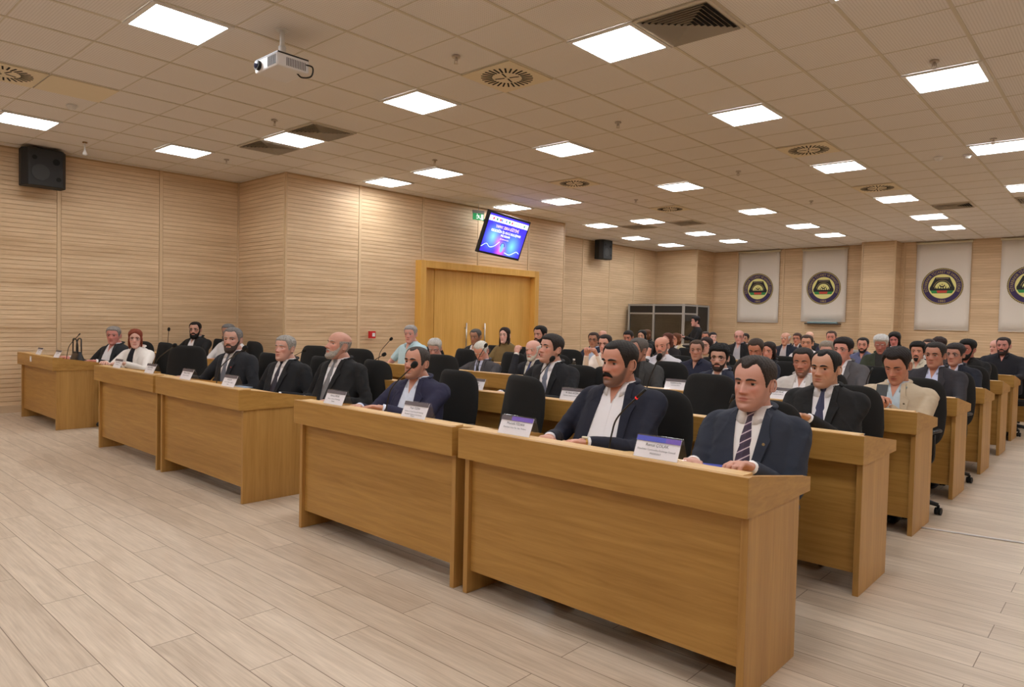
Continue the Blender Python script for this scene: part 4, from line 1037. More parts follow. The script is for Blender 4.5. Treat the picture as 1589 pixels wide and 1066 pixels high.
        g.v = [v @ np.array(HM.to_3x3()).T+np.array(HM.translation) for v in g.v]
        g.build('glasses', [mat('frame_%d' % p['glasses'][0], p['glasses'], .35, .2), GLASS], root)
    # ---- trousers and shoes
    tr = MB(); sh = MB(); tcol = p.get('trousers', (34, 34, 40))
    if p['seated']:
        hz = .545; tr.ball((0, .0, hz), (.175, .14, .10), 16, 10)
        for s in (-1, 1):
            tr.tube(catmull([(s*.09, -.02, hz), (s*.11, -.22, hz+.0), (s*.12, -.40, hz-.02), (s*.125, -.435, hz-.10), (s*.125, -.40, .30), (s*.125, -.37, .10)], 4), list(np.interp(np.linspace(0, 5, 21), [0, 1, 2, 3, 4, 5], [.088, .080, .068, .062, .058, .055])), 12)
            MB().ball((s*.125, -.43, .045), (.045, .13, .045), 14, 8).build('shoe', mat('shoe_leather', (22, 18, 16), .4), root)
    else:
        tr.ball((0, .02, zs-.50), (.165, .12, .10), 16, 10)
        for s, k in ((-1, -.12), (1, .10)):
            tr.tube([(s*.085, .01, zs-.52), (s*.09, k*.4, .50), (s*.09, k, .08)], [.095, .066, .05], 12); MB().ball((s*.09, k-.06, .04), (.042, .12, .042), 14, 8).build('shoe', mat('shoe_leather', (22, 18, 16), .4), root)
    tv_, tf_ = remesh(tr, .02, 3); b = MB(); b.add(tv_, tf_, 0, True); b.build('trousers', cloth(tcol), root);
    if p['seated'] and p['chair']:
        place_chair(root.location.x-.01*math.sin(byaw)+p.get('cdx', 0), root.location.y+.015, byaw*.3-.12, 'chair of the ' + ' '.join(label.replace(',', '').split()[:12]), 'occupied black conference chairs')
    return root
def tie_stripes():
    m = bpy.data.materials.new('striped_purple_tie'); m.use_nodes = True; nt = m.node_tree; N = nt.nodes; b = N['Principled BSDF']
    tc = N.new('ShaderNodeTexCoord'); mp = N.new('ShaderNodeMapping'); mp.inputs['Rotation'].default_value = (0, math.radians(32), 0); nt.links.new(tc.outputs['Object'], mp.inputs[0])
    w = N.new('ShaderNodeTexWave'); w.bands_direction = 'Z'; w.inputs['Scale'].default_value = 9.5; nt.links.new(mp.outputs[0], w.inputs['Vector'])
    cr = N.new('ShaderNodeValToRGB'); e = cr.color_ramp.elements; e[0].position = .0; e[0].color = lin((46, 26, 52)); e[1].position = .93; e[1].color = lin((60, 34, 66))
    e2 = cr.color_ramp.elements.new(.97); e2.color = lin((200, 180, 190)); nt.links.new(w.outputs[0], cr.inputs[0]); nt.links.new(cr.outputs[0], b.inputs['Base Color']); b.inputs['Roughness'].default_value = .5
    return m
TIE_ST = tie_stripes()
FAIR, MED, TAN, RUD = (204, 162, 140), (188, 144, 120), (166, 120, 96), (192, 134, 114)
GREY, WHT, DKB, BLK, SALT = (120, 116, 112), (196, 190, 182), (44, 32, 26), (22, 19, 18), (82, 78, 76)
NAVY, CHAR, BLU = (28, 32, 52), (58, 58, 62), (44, 50, 70)
# front row
person((1170, 596), 0, 30, 'man in blue-grey suit and purple striped tie at the near right desk', lod=2, size=1.06, jacket=(44, 50, 64), tie=(46, 26, 52), stripes=True, style='widow', hair=(50, 42, 38),
       skin=(196, 147, 130), wide=1.07, jaw=1.14, belly=.05, sh=1.09, nk=.138, vdep=.40, vw=.07, R=(-.15, -.40, .79), L=(.10, -.36, .795), hands={'R': 'curl', 'L': 'curl'}, pin=(150, 130, 90), stub=.12, dy=-.04, body=6, htop=.014, shirt=(236, 232, 230), cdx=-.15, elb=.35)
person((961, 565), 0, 46, 'man with thick black moustache, navy blazer over open white shirt, front row', lod=2, size=1.06, jacket=(27, 30, 46), style='short', hair=(34, 30, 28), skin=(188, 135, 114), beard='moustache', bcol=(16, 12, 12), mou=1.9,
       wide=1.06, jaw=1.16, belly=.09, sh=1.16, open=True, vw=.075, vdep=.42, R=(-.22, -.40, .79), L=(.02, -.40, .79), hands={'R': 'flat', 'L': 'flat'}, stub=.50, watch='L', nk=.130, brow=1.5, nose=1.1, body=6)
person((646, 564), 0, 38, 'balding man in navy suit and pale blue open shirt behind a microphone, front row', lod=2, size=1.0, jacket=(40, 40, 66), shirt=(214, 222, 240), style='receding', hair=(60, 54, 50), skin=(186, 137, 116),
       stub=.22, open=True, vw=.055, vdep=.38, sh=1.10, belly=.05, R=(-.20, -.42, .79), L=(-.02, -.38, .79), pitch=-8, wide=1.03, jaw=1.08, brow=1.5, htop=.007, hside=.005, body=14)
person((361, 528), 0, 26, 'bearded grey-haired man in dark suit and grey tie, front row middle desks', lod=2, size=1.02, jacket=(34, 36, 42), tie=(104, 108, 120), style='short', hair=(112, 108, 106), beard='full', bcol=(62, 48, 42), skin=(190, 147, 130),
       pitch=-4, sh=1.06, pin=(170, 40, 40), body=18, R=(-.28, -.36, .79), L=(.14, -.28, .70))
person((442, 541), 0, 42, 'white-haired man in black suit and thin dark tie, eyes lowered, front row', lod=2, size=1.0, jacket=(26, 27, 31), tie=(34, 26, 44), style='full', hair=(150, 146, 140), skin=(202, 157, 140), belly=.04, sh=1.08, eyes=0, pitch=-6, body=16, dy=.12, R=(-.16, -.28, .70), L=(.16, -.26, .70))
person((525, 537), 0, 60, 'bald man with white beard in black suit and grey tie, head raised, front row', lod=2, size=1.06, jacket=(24, 24, 26), tie=(112, 110, 112), style='bald', hair=(150, 140, 132), beard='short', bcol=(168, 160, 152), skin=(194, 145, 126), belly=.06, sh=1.12, pitch=-14, nose=1.15, body=12, dy=.24, R=(-.16, -.28, .70), L=(.16, -.26, .70))
person((176, 521), 0, 18, 'grey-haired man in dark blazer and white shirt at the left wall desk', lod=1, jacket=(34, 36, 40), style='full', hair=(128, 122, 116), skin=(194, 129, 118), open=True, vw=.06, body=26, sh=1.1, R=(-.48, -.26, .80), belly=.04)
person((210, 526), 0, 4, 'woman with red-brown hair and glasses in a white jacket, left desk', lod=1, jacket=(232, 226, 220), shirt=(24, 24, 34), collar=False, style='long', hair=(122, 52, 30), hlen=.07, skin=(214, 171, 156), glasses=(150, 130, 120), dy=.1, body=34, sh=.92, wide=.96, htop=.014, hside=.006, open=True, vw=.035, trousers=(30, 30, 36))
# second row
person((303, 512), 1, 20, 'man with long black beard in black suit by the left wall, second row', jacket=(26, 26, 28), style='short', hair=BLK, beard='long', skin=(188, 145, 126), glasses=(60, 55, 50), open=True, vw=.05, body=22, sh=1.1, R=(-.42, -.34, .80))
person((354, 516), 1, 34, 'grey-haired man in white top half hidden behind the grey-tied man', jacket=None, shirt=(206, 204, 204), style='full', hair=(96, 94, 92), beard='full', bcol=(90, 80, 76), skin=TAN, body=20)
person((855, 542), 1, 52, 'dark-haired man in black suit and slate blue tie looking up, second row', lod=2, size=1.06, jacket=(24, 25, 30), tie=(96, 102, 120), style='full', hair=(42, 36, 34), skin=(196, 149, 132), pitch=-10, sh=1.06, htop=.014, R=(-.3, -.36, .79), body=8, stub=.1)
person((1281, 573), 1, 28, 'man in black suit, white shirt and navy tie with folded hands, second row', lod=2, size=1.02, jacket=(20, 20, 22), tie=(34, 36, 74), style='receding', hair=(22, 20, 20), skin=(188, 143, 118), belly=.07, sh=1.14, wide=1.05, jaw=1.12, htop=.010, R=(-.13, -.37, .835), L=(-.01, -.34, .85), hands={'R': 'fist', 'L': 'curl'}, elb=.35, body=4, stub=.12, brow=1.4)
# third row
person((637, 519), 2, 24, 'grey-haired man in light blue short-sleeved shirt near the door, third row', jacket=None, shirt=(190, 220, 230), style='full', hair=(150, 146, 144), skin=(204, 151, 138), short=True, R=(-.32, -.34, .80), sh=1.05, htop=.014)
person((675, 541), 2, 20, 'white-haired man with glasses looking down, behind an empty black chair', jacket=(26, 30, 40), shirt=(40, 44, 56), style='full', hair=(188, 184, 178), skin=(198, 151, 138), pitch=18, glasses=(80, 84, 96), eyes=0, curly=True, htop=.022, cdx=0.14)
person((747, 545), 2, 30, 'elderly white-haired man in grey suit bending over his notes, third row', lod=2, jacket=(70, 68, 72), shirt=(196, 204, 232), tie=(26, 26, 34), style='short', htop=.006, hside=.006, hair=(214, 200, 188), skin=(212, 155, 136), pitch=32, eyes=0, lean=-.10, glasses=(60, 60, 66), sh=1.12, R=(-.34, -.42, .80), hands={'R': 'fist', 'L': 'flat'}, dy=-.08, cdx=0.13)
person((827, 544), 2, 30, 'white-bearded old man holding a hand to his ear, third row', jacket=(30, 32, 40), tie=(70, 80, 130), shirt=(226, 222, 214), style='balding', hair=(222, 210, 196), beard='short', bcol=(206, 196, 186), skin=(208, 161, 146), R=(-.15, -.16, 1.03), hands={'R': 'fist', 'L': 'flat'}, elb=.05)
person((990, 544), 2, 48, 'man in dark grey jacket over black top with black-armed glasses, third row', lod=2, size=1.04, jacket=(56, 56, 56), shirt=(20, 20, 22), collar=False, style='short', hair=(92, 86, 82), skin=(174, 129, 112), glasses=(16, 16, 18), sh=1.1, open=True, vw=.05, body=10, cdx=0.12)
person((1116, 556), 2, 12, 'man with tousled black hair, glasses and beard behind the big empty chair', lod=2, jacket=(36, 42, 62), style='full', curly=True, hair=(18, 15, 15), htop=.024, hside=.010, beard='short', bcol=(44, 30, 26), skin=(196, 155, 138), glasses=(30, 32, 40), open=True, vw=.05)
person((1246, 562), 2, 14, 'man in light grey jacket looking down, hand raised to his chest, third row', lod=2, size=1.0, jacket=(196, 190, 186), style='short', hair=(34, 28, 26), skin=(178, 124, 102), stub=.45, eyes=0, pitch=6, R=(-.16, -.28, .86), hands={'R': 'fist', 'L': 'flat'}, open=True, vw=.05)
bei = person((1392, 568), 2, 20, 'man in beige blazer smiling down at his phone, third row', lod=2, size=1.10, jacket=(190, 174, 150), shirt=(190, 206, 218), style='short', hair=(30, 22, 20), skin=(182, 129, 106), pitch=20, eyes=0, sh=1.22, belly=.05, wide=1.04, htop=.022, dy=-.1, open=True, vw=.05, R=(-.09, -.30, .86), L=(.02, -.30, .83), hands={'R': 'curl', 'L': 'curl'}, pin=(90, 80, 60), nk=.146, lean=.02)
# fourth row
person((738, 523), 3, 30, 'dark-haired man partly hidden behind the bending old man', jacket=(30, 30, 34), style='short', hair=SALT, skin=TAN, stub=.2, pitch=6, R=(-.3, -.36, .80))
person((783, 521), 3, 22, 'woman with long dark hair in an olive top in front of the door', jacket=None, shirt=(120, 98, 58), collar=False, style='long', hair=(40, 26, 22), hlen=.22, skin=(220, 179, 166), wide=.92, jaw=.92, sh=.88, htop=.012, hside=.006, pitch=-3)
person((838, 520), 3, 40, 'man with thick black beard standing out above the old bearded man', jacket=(30, 30, 32), style='short', hair=BLK, beard='full', skin=(188, 141, 124), htop=.02, cdx=0.2)
person((939, 534), 3, 24, 'young man in white shirt with raised clasped hands, fourth row', jacket=None, shirt=(232, 222, 214), style='short', hair=(34, 26, 24), skin=(204, 155, 138), glasses=(90, 70, 70), R=(-.12, -.30, 1.0), L=(.04, -.30, 1.0), hands={'R': 'fist', 'L': 'fist'}, pitch=4, elb=.3)
person((1027, 538), 3, 20, 'bald smiling man in white shirt resting his cheek on his hand', jacket=None, shirt=(222, 222, 232), style='bald', hair=(120, 90, 76), skin=(202, 145, 124), beard='short', bcol=(130, 110, 100), R=(-.14, -.13, 1.02), hands={'R': 'fist', 'L': 'flat'}, elb=.1, sh=1.12, roll=-6, wide=1.06)
person((1081, 544), 3, 10, 'man with brown hair in navy polo shirt beside the bald man', lod=1, jacket=None, shirt=(30, 34, 56), style='short', hair=(66, 48, 36), skin=(174, 129, 110), short=True, R=(-.26, -.34, .84), hands={'R': 'fist', 'L': 'flat'}, sh=1.1)
person((1173, 543), 3, 16, 'dark-haired man with bowed head behind the purple-tied man', jacket=(32, 36, 50), style='short', hair=(56, 44, 36), skin=(188, 130, 106), eyes=0, pitch=20, sh=1.1, cdx=0.2)
person((1308, 544), 3, 26, 'man with rimless glasses and thick black hair in grey suit, fourth row', jacket=(84, 82, 86), style='full', hair=(26, 20, 20), skin=(202, 145, 130), glasses=(150, 140, 140), htop=.026, sh=1.05, pitch=-4, cdx=0.15)
person((1451, 552), 3, 22, 'man with short dark hair in charcoal suit and blue collar, fourth row', lod=1, jacket=(48, 46, 52), shirt=(196, 204, 236), style='short', hair=(40, 36, 34), skin=(174, 123, 102), sh=1.14, open=True, vw=.05, htop=.016, wide=1.05)
# fifth row
person((921, 528), 4, 14, 'man with glasses in navy blazer by the rear left wall, fifth row', jacket=(30, 38, 58), shirt=(180, 196, 222), style='short', hair=(60, 48, 42), skin=TAN, glasses=(60, 50, 56), open=True, lod=0)
person((1096, 537), 4, 24, 'woman with dark hair behind the man in navy polo', jacket=(34, 26, 26), shirt=(200, 180, 150), collar=False, style='long', hair=(38, 22, 20), hlen=.12, skin=(210, 165, 150), lod=0, sh=.9)
person((1193, 545), 4, 22, 'woman with dark hair leaning behind the bowed man', jacket=(30, 30, 36), collar=False, style='long', hair=(34, 22, 20), hlen=.05, skin=(204, 145, 126), lod=0, sh=.9, pitch=6)
person((1283, 546), 4, 10, 'grey-haired person mostly hidden behind the man in black suit', jacket=(224, 222, 222), style='full', hair=(142, 132, 122), skin=(202, 155, 140), lod=0, htop=.024)
person((1424, 546), 5, 12, 'young man with thick black hair and thin beard in cream shirt, sixth row', lod=1, jacket=None, shirt=(208, 202, 186), style='full', hair=(18, 15, 14), beard='goatee', skin=(204, 151, 130), htop=.030, hside=.012)
person((1482, 551), 4, 24, 'grey-templed man with glasses in navy suit, fifth row at the aisle', lod=1, jacket=(24, 28, 42), shirt=(206, 208, 230), style='full', hair=(44, 40, 42), skin=(178, 129, 112), glasses=(130, 120, 110), open=True, vw=.05, htop=.022, sh=1.05)
# sixth row
person((975, 524), 5, 22, 'dark-haired man in front of the booth, looking down', jacket=(30, 30, 36), style='full', hair=(30, 24, 24), skin=RUD, lod=0, pitch=10)
person((1036, 528), 5, 36, 'woman with reddish hair behind the bald smiling man', jacket=(32, 28, 32), collar=False, style='long', hair=(88, 46, 34), hlen=.1, skin=(210, 157, 142), lod=0, sh=.9, cdx=0.1)
person((1252, 533), 5, 10, 'man with dark hair and raised eyebrows in white shirt, sixth row', jacket=None, shirt=(222, 214, 216), style='short', hair=(62, 46, 38), skin=(202, 151, 124), lod=0, sh=1.15)
person((1367, 535), 5, 8, 'white-haired man in dark green jacket looking down, sixth row', jacket=(52, 58, 44), shirt=(44, 42, 40), collar=False, style='full', hair=(206, 202, 196), skin=(174, 115, 102), lod=1, pitch=14, eyes=0, curly=True, htop=.028)
person((1501, 543), 5, 30, 'black-haired bearded man in black, sixth row', jacket=None, shirt=(22, 22, 24), style='full', hair=(14, 13, 14), beard='full', skin=(168, 109, 96), lod=1, htop=.026, sh=1.12)
# seventh row
person((996, 522), 6, 20, 'dark-haired woman low in front of the booth glass', jacket=(28, 28, 30), collar=False, style='long', hair=(24, 20, 20), hlen=.05, skin=FAIR, lod=0, sh=.9)
person((1049, 527), 6, 40, 'woman with auburn hair in cream jacket in front of the booth', jacket=(206, 192, 160), collar=False, style='long', hair=(104, 60, 36), hlen=.02, skin=(212, 155, 132), lod=0, sh=.9)
person((1147, 523), 6, 8, 'balding man with glasses in black jacket and grey shirt, seventh row', jacket=(24, 24, 28), shirt=(176, 176, 186), style='balding', hair=(96, 70, 58), skin=(208, 155, 144), glasses=(150, 110, 100), lod=0, open=True, vw=.05, sh=1.08)
person((1339, 536), 6, 10, 'young man with short black beard in blue shirt, seventh row', jacket=None, shirt=(98, 104, 140), style='short', hair=(24, 20, 20), beard='short', skin=(202, 147, 130), lod=0, cdx=-0.2)
person((1441, 539), 6, 14, 'person with dark hair just above the charcoal-suited man', jacket=(60, 50, 50), style='short', hair=(52, 40, 38), skin=MED, lod=0)
person((1457, 536), 7, 40, 'curly dark-haired person facing away behind the charcoal-suited man', jacket=(40, 36, 38), style='fringe', curly=True, hair=(44, 28, 26), skin=MED, lod=0, htop=.03, hside=.02)
person((1557, 537), 6, 14, 'bearded man in dark navy shirt behind the last visible desk end', lod=1, jacket=None, shirt=(26, 27, 36), style='short', hair=(44, 34, 32), beard='full', bcol=(48, 34, 32), skin=(190, 133, 122), sh=1.2, belly=.04, cdx=0.1)
# eighth row and rear row
person((935, 522), 6, 20, 'bald head just behind the man with navy blazer', jacket=(40, 40, 44), style='bald', hair=(120, 90, 70), skin=(204, 155, 136), lod=0)
person((1003, 520), 7, 60, 'brown-haired woman at the foot of the booth glass', jacket=(30, 28, 28), collar=False, style='long', hair=(92, 60, 40), hlen=.03, skin=RUD, lod=0, sh=.9)
person((1095, 524), 7, 12, 'dark-haired man right of the walking woman', jacket=(30, 32, 40), style='short', hair=(60, 50, 46), skin=RUD, lod=0)
person((1106, 524), 8, -20, 'pale-faced dark-haired person right of the walking woman', jacket=(34, 40, 66), style='full', hair=(36, 30, 34), skin=(220, 181, 170), lod=0)
person((1156, 526), 8, 20, 'dark-haired person hidden behind the balding man with glasses', jacket=(30, 30, 34), style='full', hair=(26, 22, 22), skin=MED, lod=0)
person((1219, 526), 7, 24, 'white-haired man in navy blazer near the back wall', jacket=(30, 36, 54), shirt=(196, 190, 196), style='balding', hair=(222, 214, 202), skin=(206, 157, 134), lod=0, open=True, vw=.05, cdx=-0.2)
person((1237, 526), 8, 20, 'brown-haired person with glasses near the back wall', jacket=(30, 30, 44), style='full', hair=(62, 40, 34), skin=RUD, glasses=(60, 40, 40), lod=0)
person((1256, 523), 16.0, 20, 'bald crown above the man with raised eyebrows', jacket=(40, 42, 44), style='bald', hair=(190, 160, 130), skin=(214, 171, 150), lod=0)
person((1290, 524), 7, 10, 'broad-faced man with short hair in dark jacket near the back wall', jacket=(34, 34, 60), style='short', hair=(74, 56, 46), skin=(204, 145, 130), lod=0, wide=1.08, sh=1.1)
person((1388, 527), 7, 10, 'woman with long black hair beside the white-haired man, near the pillar', jacket=(40, 34, 36), collar=False, style='long', hair=(22, 18, 18), hlen=.14, skin=(204, 137, 134), lod=0, pitch=12, htop=.022, hside=.018, sh=.95)
person((1546, 539), 7, 40, 'pale person resting chin on hand left of the bearded man in navy', jacket=(36, 34, 36), style='balding', hair=(180, 150, 130), skin=(212, 163, 150), lod=0)
# the walking woman by the booth
wx = person((1079, 499), 15.9, 70, 'woman in black walking past the booth, seen in profile', jacket=None, shirt=(20, 19, 22), collar=False, style='full', hair=(22, 18, 20), htop=.03, hside=.02, skin=(204, 155, 144), seated=False, body=-42, lod=1, sh=.88, R=(-.12, -.36, 1.16), L=(.10, -.34, 1.12), hands='fist', lean=.05)

# empty chairs
def free_chair(u, v, row, label, rz=.1, dy=0):
    y = YR[row]+.92+dy; x, yy, z = at(u, v, y=y+.2); place_chair(x-.02, y, rz, label, 'empty black conference chairs')
free_chair(305, 538, 0, 'empty black chair left of the bearded man with grey tie', .9)
free_chair(783, 597, 0, 'empty black chair between the navy-suited and moustached men, front row', -.22)
free_chair(1098, 583, 1, 'broad empty black chair between the two near men, second row', .1)
free_chair(491, 541, 1, 'empty black chair between the white-haired and bald men', .5)
free_chair(552, 546, 1, 'empty black chair behind the bald bearded man', .3)
free_chair(680, 553, 1, 'empty black chair behind the navy-suited man with microphone', .25)
free_chair(950, 583, 1, 'empty black chair just left of the moustached man head', .2)
free_chair(1118, 530, 6, 'empty black chair left of the balding man with glasses', 0)
free_chair(1517, 541, 6, 'empty black chair left of the bearded man in navy', 0)
# ------------------------------------------------------------------ microphones
FOAM = mat('mic_foam', (18, 18, 19), .95, bump=.5, bscale=900); MRED = mat('mic_ring_red', (190, 40, 44), .4, emit=(lin((200, 30, 30)), .4))
def mic(base, tip, y, label, foam=True, ring=False, y1=None):
    x0, y0, z0 = at(*base, y=y); x1, yy1, z1 = at(*tip, y=y if y1 is None else y1); zb = .7535
    m = empty('gooseneck_microphone', (x0, y0, 0), label, 'microphone', 'gooseneck desk microphones')
    MB().box(-.05, .05, -.04, .04, zb, zb+.035).build('base', BLACK_PL, m, bevel=.006)
    d = np.array([x1-x0, yy1-y0, z1]); top = d; b0 = np.array([0, 0, zb+.03]); mid = b0*.5+top*.5+[-(d[0])*.22, 0, .03]
    P = catmull([b0, b0+(mid-b0)*.5+[-d[0]*.05, 0, .01], mid, top], 6); MB().tube(P, .0042, 8).build('gooseneck', BLACK_PL, m)
    t = (P[-1]-P[-3]); t /= np.linalg.norm(t)
    if foam: MB().tube([top-t*.028, top-t*.018, top, top+t*.018, top+t*.028], [.008, .017, .020, .017, .007], 14).build('foam_windshield', FOAM, m)
    else: MB().tube([top-t*.06, top], .007, 10).build('capsule', BLACK_PL, m)
    if ring: MB().tube([top-t*.068, top-t*.06], .0078, 10).build('red_ring', MRED, m)
mic((944, 703), (1002, 604), 2.78, 'gooseneck microphone with a red ring in front of the moustached man', False, True)
mic((1000, 612), (1023, 554), 4.25, 'foam-tipped microphone rising over the moustached man shoulder')
mic((598, 645), (643, 566), 2.78, 'foam microphone in front of the navy-suited man face')
mic((828, 616), (857, 557), 4.2, 'foam microphone in front of the man with slate blue tie')
mic((103, 548), (124, 518), 2.78, 'thin microphone behind the black handbag', False)
mic((260, 550), (262, 511), 4.2, 'upright foam microphone against the left wall')
mic((238, 577), (271, 536), 2.78, 'foam microphone right of the red-haired woman')
mic((444, 566), (472, 544), 4.2, 'foam microphone right of the white-haired man head')
mic((586, 566), (607, 526), 5.62, 'tall foam microphone left of the man in light blue')
mic((562, 576), (596, 550), 4.2, 'low foam microphone behind the bald bearded man')
mic((335, 597), (380, 540), 2.78, 'foam microphone at the shoulder of the man with grey tie')
mic((738, 577), (754, 536), 5.62, 'foam microphone beside the bending old man head')
mic((1343, 592), (1354, 571), 7.1, 'thin microphone in front of the empty chair left of the beige blazer', False)
mic((1130, 640), (1138, 612), 4.2, 'thin microphone beside the broad empty chair', False)

# ------------------------------------------------------------------ name plates
PURP = mat('plate_purple', (120, 92, 190), .5); PBLU = mat('plate_blue', (84, 92, 200), .5); PGREY = mat('plate_grey', (98, 88, 92), .5)
def plate(u, v, y, lines, hdr, label, w=.212, h=.098, rz=0):
    x, yy, z = at(u, v, y=y)
    n = empty('name_plate', (x, y+.045, .8575), label, 'name plate', 'acrylic name plates on the desk ledges', rz)
    M = T3(0, -.03, 0) @ R3('X', -math.radians(24))
    MB().box(-w/2, w/2, -.0015, .0015, 0, h, 0, M).build('acrylic_front', ACRYL, n)
    b = MB(); b.box(-w/2, w/2, -.0015, .0015, 0, h*.98, 0, T3(0, .05, 0) @ R3('X', math.radians(20))); b.box(-w/2, w/2, -.03, .05, 0, .002); b.build('acrylic_stand', ACRYL, n)
    MB().box(-w/2+.004, w/2-.004, .0016, .0024, .003, h-.003, 0, M).build('card', PAPER, n)
    b = MB(); hb = h*.74
    for k in range(3): b.box(-w/2+.004+k*(w-.008)/3, -w/2+.004+(k+1)*(w-.008)/3, -.0024, -.0016, hb, h-.004, k, M)
    b.build('header_band', hdr, n)
    b = MB(); zz = [.052, .034, .018, .008]; sz = [.0175, .0105, .0105, .0105]
    for k, t in enumerate(lines):
        V, F = text_geo(t, sz[k]); mw = V[:, 0].max()-V[:, 0].min(); s = min(1, (w*.86)/mw)
        b.add(np.stack([V[:, 0]*s, np.full(len(V), -.0027), V[:, 1]+zz[k]], 1), F, 0, False, M)
    b.build('lettering', INK, n)
    return n
HB_, HP_, HG_ = [PBLU, PBLU, PURP], [PGREY, PURP, PURP], [PGREY]*3
plate(1012, 718, 2.5, ['Remzi ÇOLAK', 'Diyarbakır Commodity Exchange Council', 'PRESIDENT'], HB_, 'largest name plate with a blue band, between the two near men')
plate(792, 680, 2.5, ['Mustafa FİDAN', 'Diyarbakır Gıda Tar. Hay. Müdürü'], HP_, 'name plate with a purple band in front of the empty chair')
plate(636, 656, 2.5, ['Fuat ÖZEN', 'Çalışma ve Sosyal Güvenlik Bakanlığı', 'Diyarbakır Çalışma ve İş Kurumu', 'Müdürü'], HG_, 'name plate in front of the navy-suited man with microphone')
plate(512, 632, 2.5, ['Ahmet AKAR', 'Sanayi ve Ticaret İl Müdürlüğü', 'Müdürü'], HG_, 'name plate at the left end of the near desks')
plate(349, 602, 2.5, ['Ali KAYA', 'Diyarbakır Valiliği Koordinatörü', 'Başkan'], HG_, 'name plate in front of the man with grey tie')
plate(283, 589, 2.5, ['Mehmet AYDIN', 'Ticaret Odası Meclis Üyesi'], HG_, 'name plate in front of the empty chair at the middle desks')
plate(227, 579, 2.5, ['Zeynep DEMİR', 'İl Milli Eğitim Müdürlüğü'], HG_, 'name plate second from the left end of the middle desks')
plate(177, 568, 2.5, ['Hasan YILMAZ', 'Belediye Başkanlığı'], HG_, 'name plate at the left corner of the middle desks')
plate(84, 553, 2.5, ['Murat ÇELİK', 'Meclis Üyesi'], HG_, 'name plate beside the black handbag')
plate(56, 549, 2.5, ['Selim ARSLAN', 'Meclis Üyesi'], HG_, 'leftmost name plate at the wall desk')
plate(732, 606, 3.93, ['Celal ÖZER', 'Sanayi Odası Yönetim Kurulu'], HG_, 'name plate on the second row behind the tilted empty chair')
plate(883, 622, 3.93, ['M. Emin AYDIN', 'Diyarbakır Organize Sanayi Bölgesi'], HG_, 'name plate in front of the man with slate blue tie')
plate(1045, 607, 5.36, ['KEREM ALAN', 'YÖNETİM KURULU'], HG_, 'name plate right of the moustached man, third row')
plate(1204, 619, 5.36, ['MUSA KILIÇ', 'YÖNETİM KURULU'], HG_, 'name plate in front of the man in light grey jacket')
plate(917, 597, 5.36, ['SEDAT ER', 'ÜYE'], HG_, 'name plate left of the moustached man, third row', w=.12)
plate(580, 589, 3.93, ['HALİL OK', 'ÜYE'], HG_, 'name plate behind the bald bearded man, second row')
plate(402, 577, 3.93, ['YUSUF TAŞ', 'ÜYE'], HG_, 'small white name plate beside the chair of the grey-tied man', w=.12)

# ------------------------------------------------------------------ things on the desks
bg = empty('handbag', (-9.72, 2.80, .7535), 'black leather handbag with upright handles on the left wall desk', 'bag')
b = MB(); R = []
for z, w, d in ((0, .15, .055), (.02, .155, .06), (.08, .15, .05), (.13, .135, .03), (.16, .125, .018)): R.append([(w*np.sign(math.cos(a))*abs(math.cos(a))**.5, d*np.sign(math.sin(a))*abs(math.sin(a))**.7, z) for a in np.arange(24)*2*PI/24])
b.rings(R, 0, True); b.build('pouch', mat('black_leather', (20, 19, 20), .35, bump=.4, bscale=120), bg)
for yy in (-.02, .02): MB().tube(catmull([(-.09, yy, .14), (-.085, yy, .25), (-.05, yy*1.4, .315), (.05, yy*1.4, .315), (.085, yy, .25), (.09, yy, .14)], 5), .008, 8).build('handle', MATS['black_leather'], bg)
x, y, z = at(1409, 617, y=5.36+.42); 
ph = empty('mobile_phone', (at(1366, 622, y=5.78)[0], 5.80, .93), 'black smartphone held by the man in beige blazer', 'phone')
ph.rotation_euler = (math.radians(-35), 0, .1)
MB().box(-.038, .038, -.004, .004, -.078, .078).build('case', BLACK_PL, ph, bevel=.003); MB().box(-.034, .034, .004, .0048, -.072, .072).build('screen', mat('phone_screen', (30, 34, 40), .1), ph)
def paper(u, v, y, w, d, rz, m, label, name='brochure', zz=.7525):
    x, yy, z = at(u, v, z=zz+.004); o = MB().box(-w/2, w/2, -d/2, d/2, 0, .004).build(name, m, None, (x, yy, zz)); o.rotation_euler.z = rz; tag(o, label, 'brochure'); return o
def leaflet_mat():
    return mat('leaflet_blue', (86, 96, 190), .4)
paper(1098, 722, 0, .21, .10, .25, leaflet_mat(), 'blue and white brochure under the hands of the man in purple striped tie')
paper(372, 600, 0, .21, .13, .1, mat('leaflet_pale', (150, 172, 200), .4), 'pale blue brochure beside the name plate of the grey-tied man')
paper(715, 664, 0, .16, .11, .3, PAPER, 'white leaflet lying before the front row empty chair')
paper(757, 583, 0, .21, .29, .1, PAPER, 'sheet of paper under the bending old man', zz=.7525)
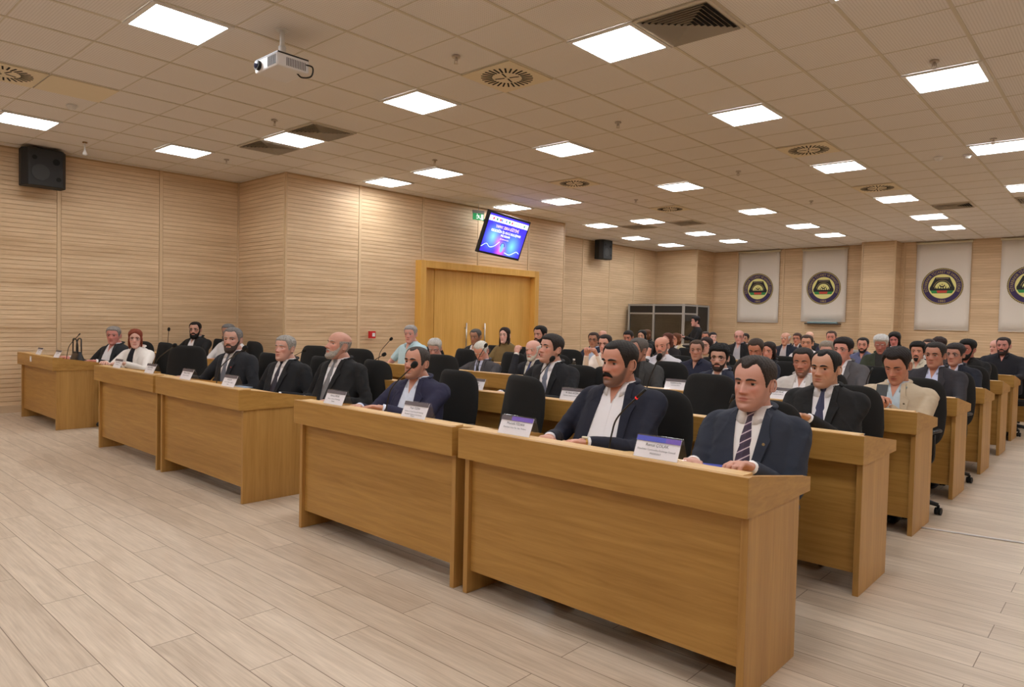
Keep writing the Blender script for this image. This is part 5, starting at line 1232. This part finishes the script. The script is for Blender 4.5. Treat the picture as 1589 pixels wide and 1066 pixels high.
paper(1310, 672, 0, .21, .14, .1, mat('leaflet_grey', (190, 196, 206), .5), 'light sheet beside the man with folded hands')
cup = empty('paper_cup', (at(849, 613, y=4.2)[0], 4.12, .7535), 'small white paper cup in front of the man with slate blue tie', 'cup')
MB().tube([(0, 0, 0), (0, 0, .10)], [.026, .034], 18).build('cup_wall', WHITE_PL, cup); MB().tube([(.034*math.cos(t), .034*math.sin(t), .10) for t in np.linspace(0, 2*PI, 20)], .002, 6).build('rim', WHITE_PL, cup)
bt = empty('water_bottle', (at(891, 545, y=7.0)[0], 7.0, .7535), 'clear plastic water bottle before the man in navy blazer, fourth row', 'bottle')
MB().tube([(0, 0, 0), (0, 0, .01), (0, 0, .14), (0, 0, .165), (0, 0, .19)], [.028, .031, .031, .016, .012], 16).build('bottle_body', ACRYL, bt)
MB().cyl((0, 0, .188), .014, .018, 14).build('cap', WHITE_PL, bt)
dv = empty('desk_monitor', (at(1322, 537, y=12.6)[0], 12.75, .7535), 'small grey device with dark screen on a rear desk', 'device')
MB().box(-.16, .16, -.02, .03, .06, .30).build('housing', mat('device_grey', (170, 172, 174), .5), dv, bevel=.008); MB().box(-.11, .11, -.024, -.02, .1, .24).build('screen', BLACK_PL, dv); MB().box(-.08, .08, -.04, .08, 0, .07).build('foot', BLACK_PL, dv)
ol = empty('wall_plate', (-10.35, 2.469, .80), 'small white socket plate on the front of the left desk', 'socket')
MB().box(-.03, .03, -.006, 0, -.035, .035).build('plate', WHITE_PL, ol, bevel=.002); MB().box(-.015, .015, -.008, -.006, -.015, .015).build('insert', PAPER, ol)
cb_ = MB().tube(catmull([(-1.12, 5.66, .006), (-.7, 5.73, .006), (-.2, 5.82, .006), (.6, 5.95, .006), (1.4, 6.05, .006), (2.6, 6.3, .006)], 6), .006, 8).build('floor_cable', WHITE_PL); tag(cb_, 'thin white cable lying across the floor of the right aisle', 'cable')
for o in list(COL.objects):
    if o.type == 'EMPTY' and not o.parent and o.get('label') == 'x': o['label'] = o.name.split('.')[0].replace('_', ' ')
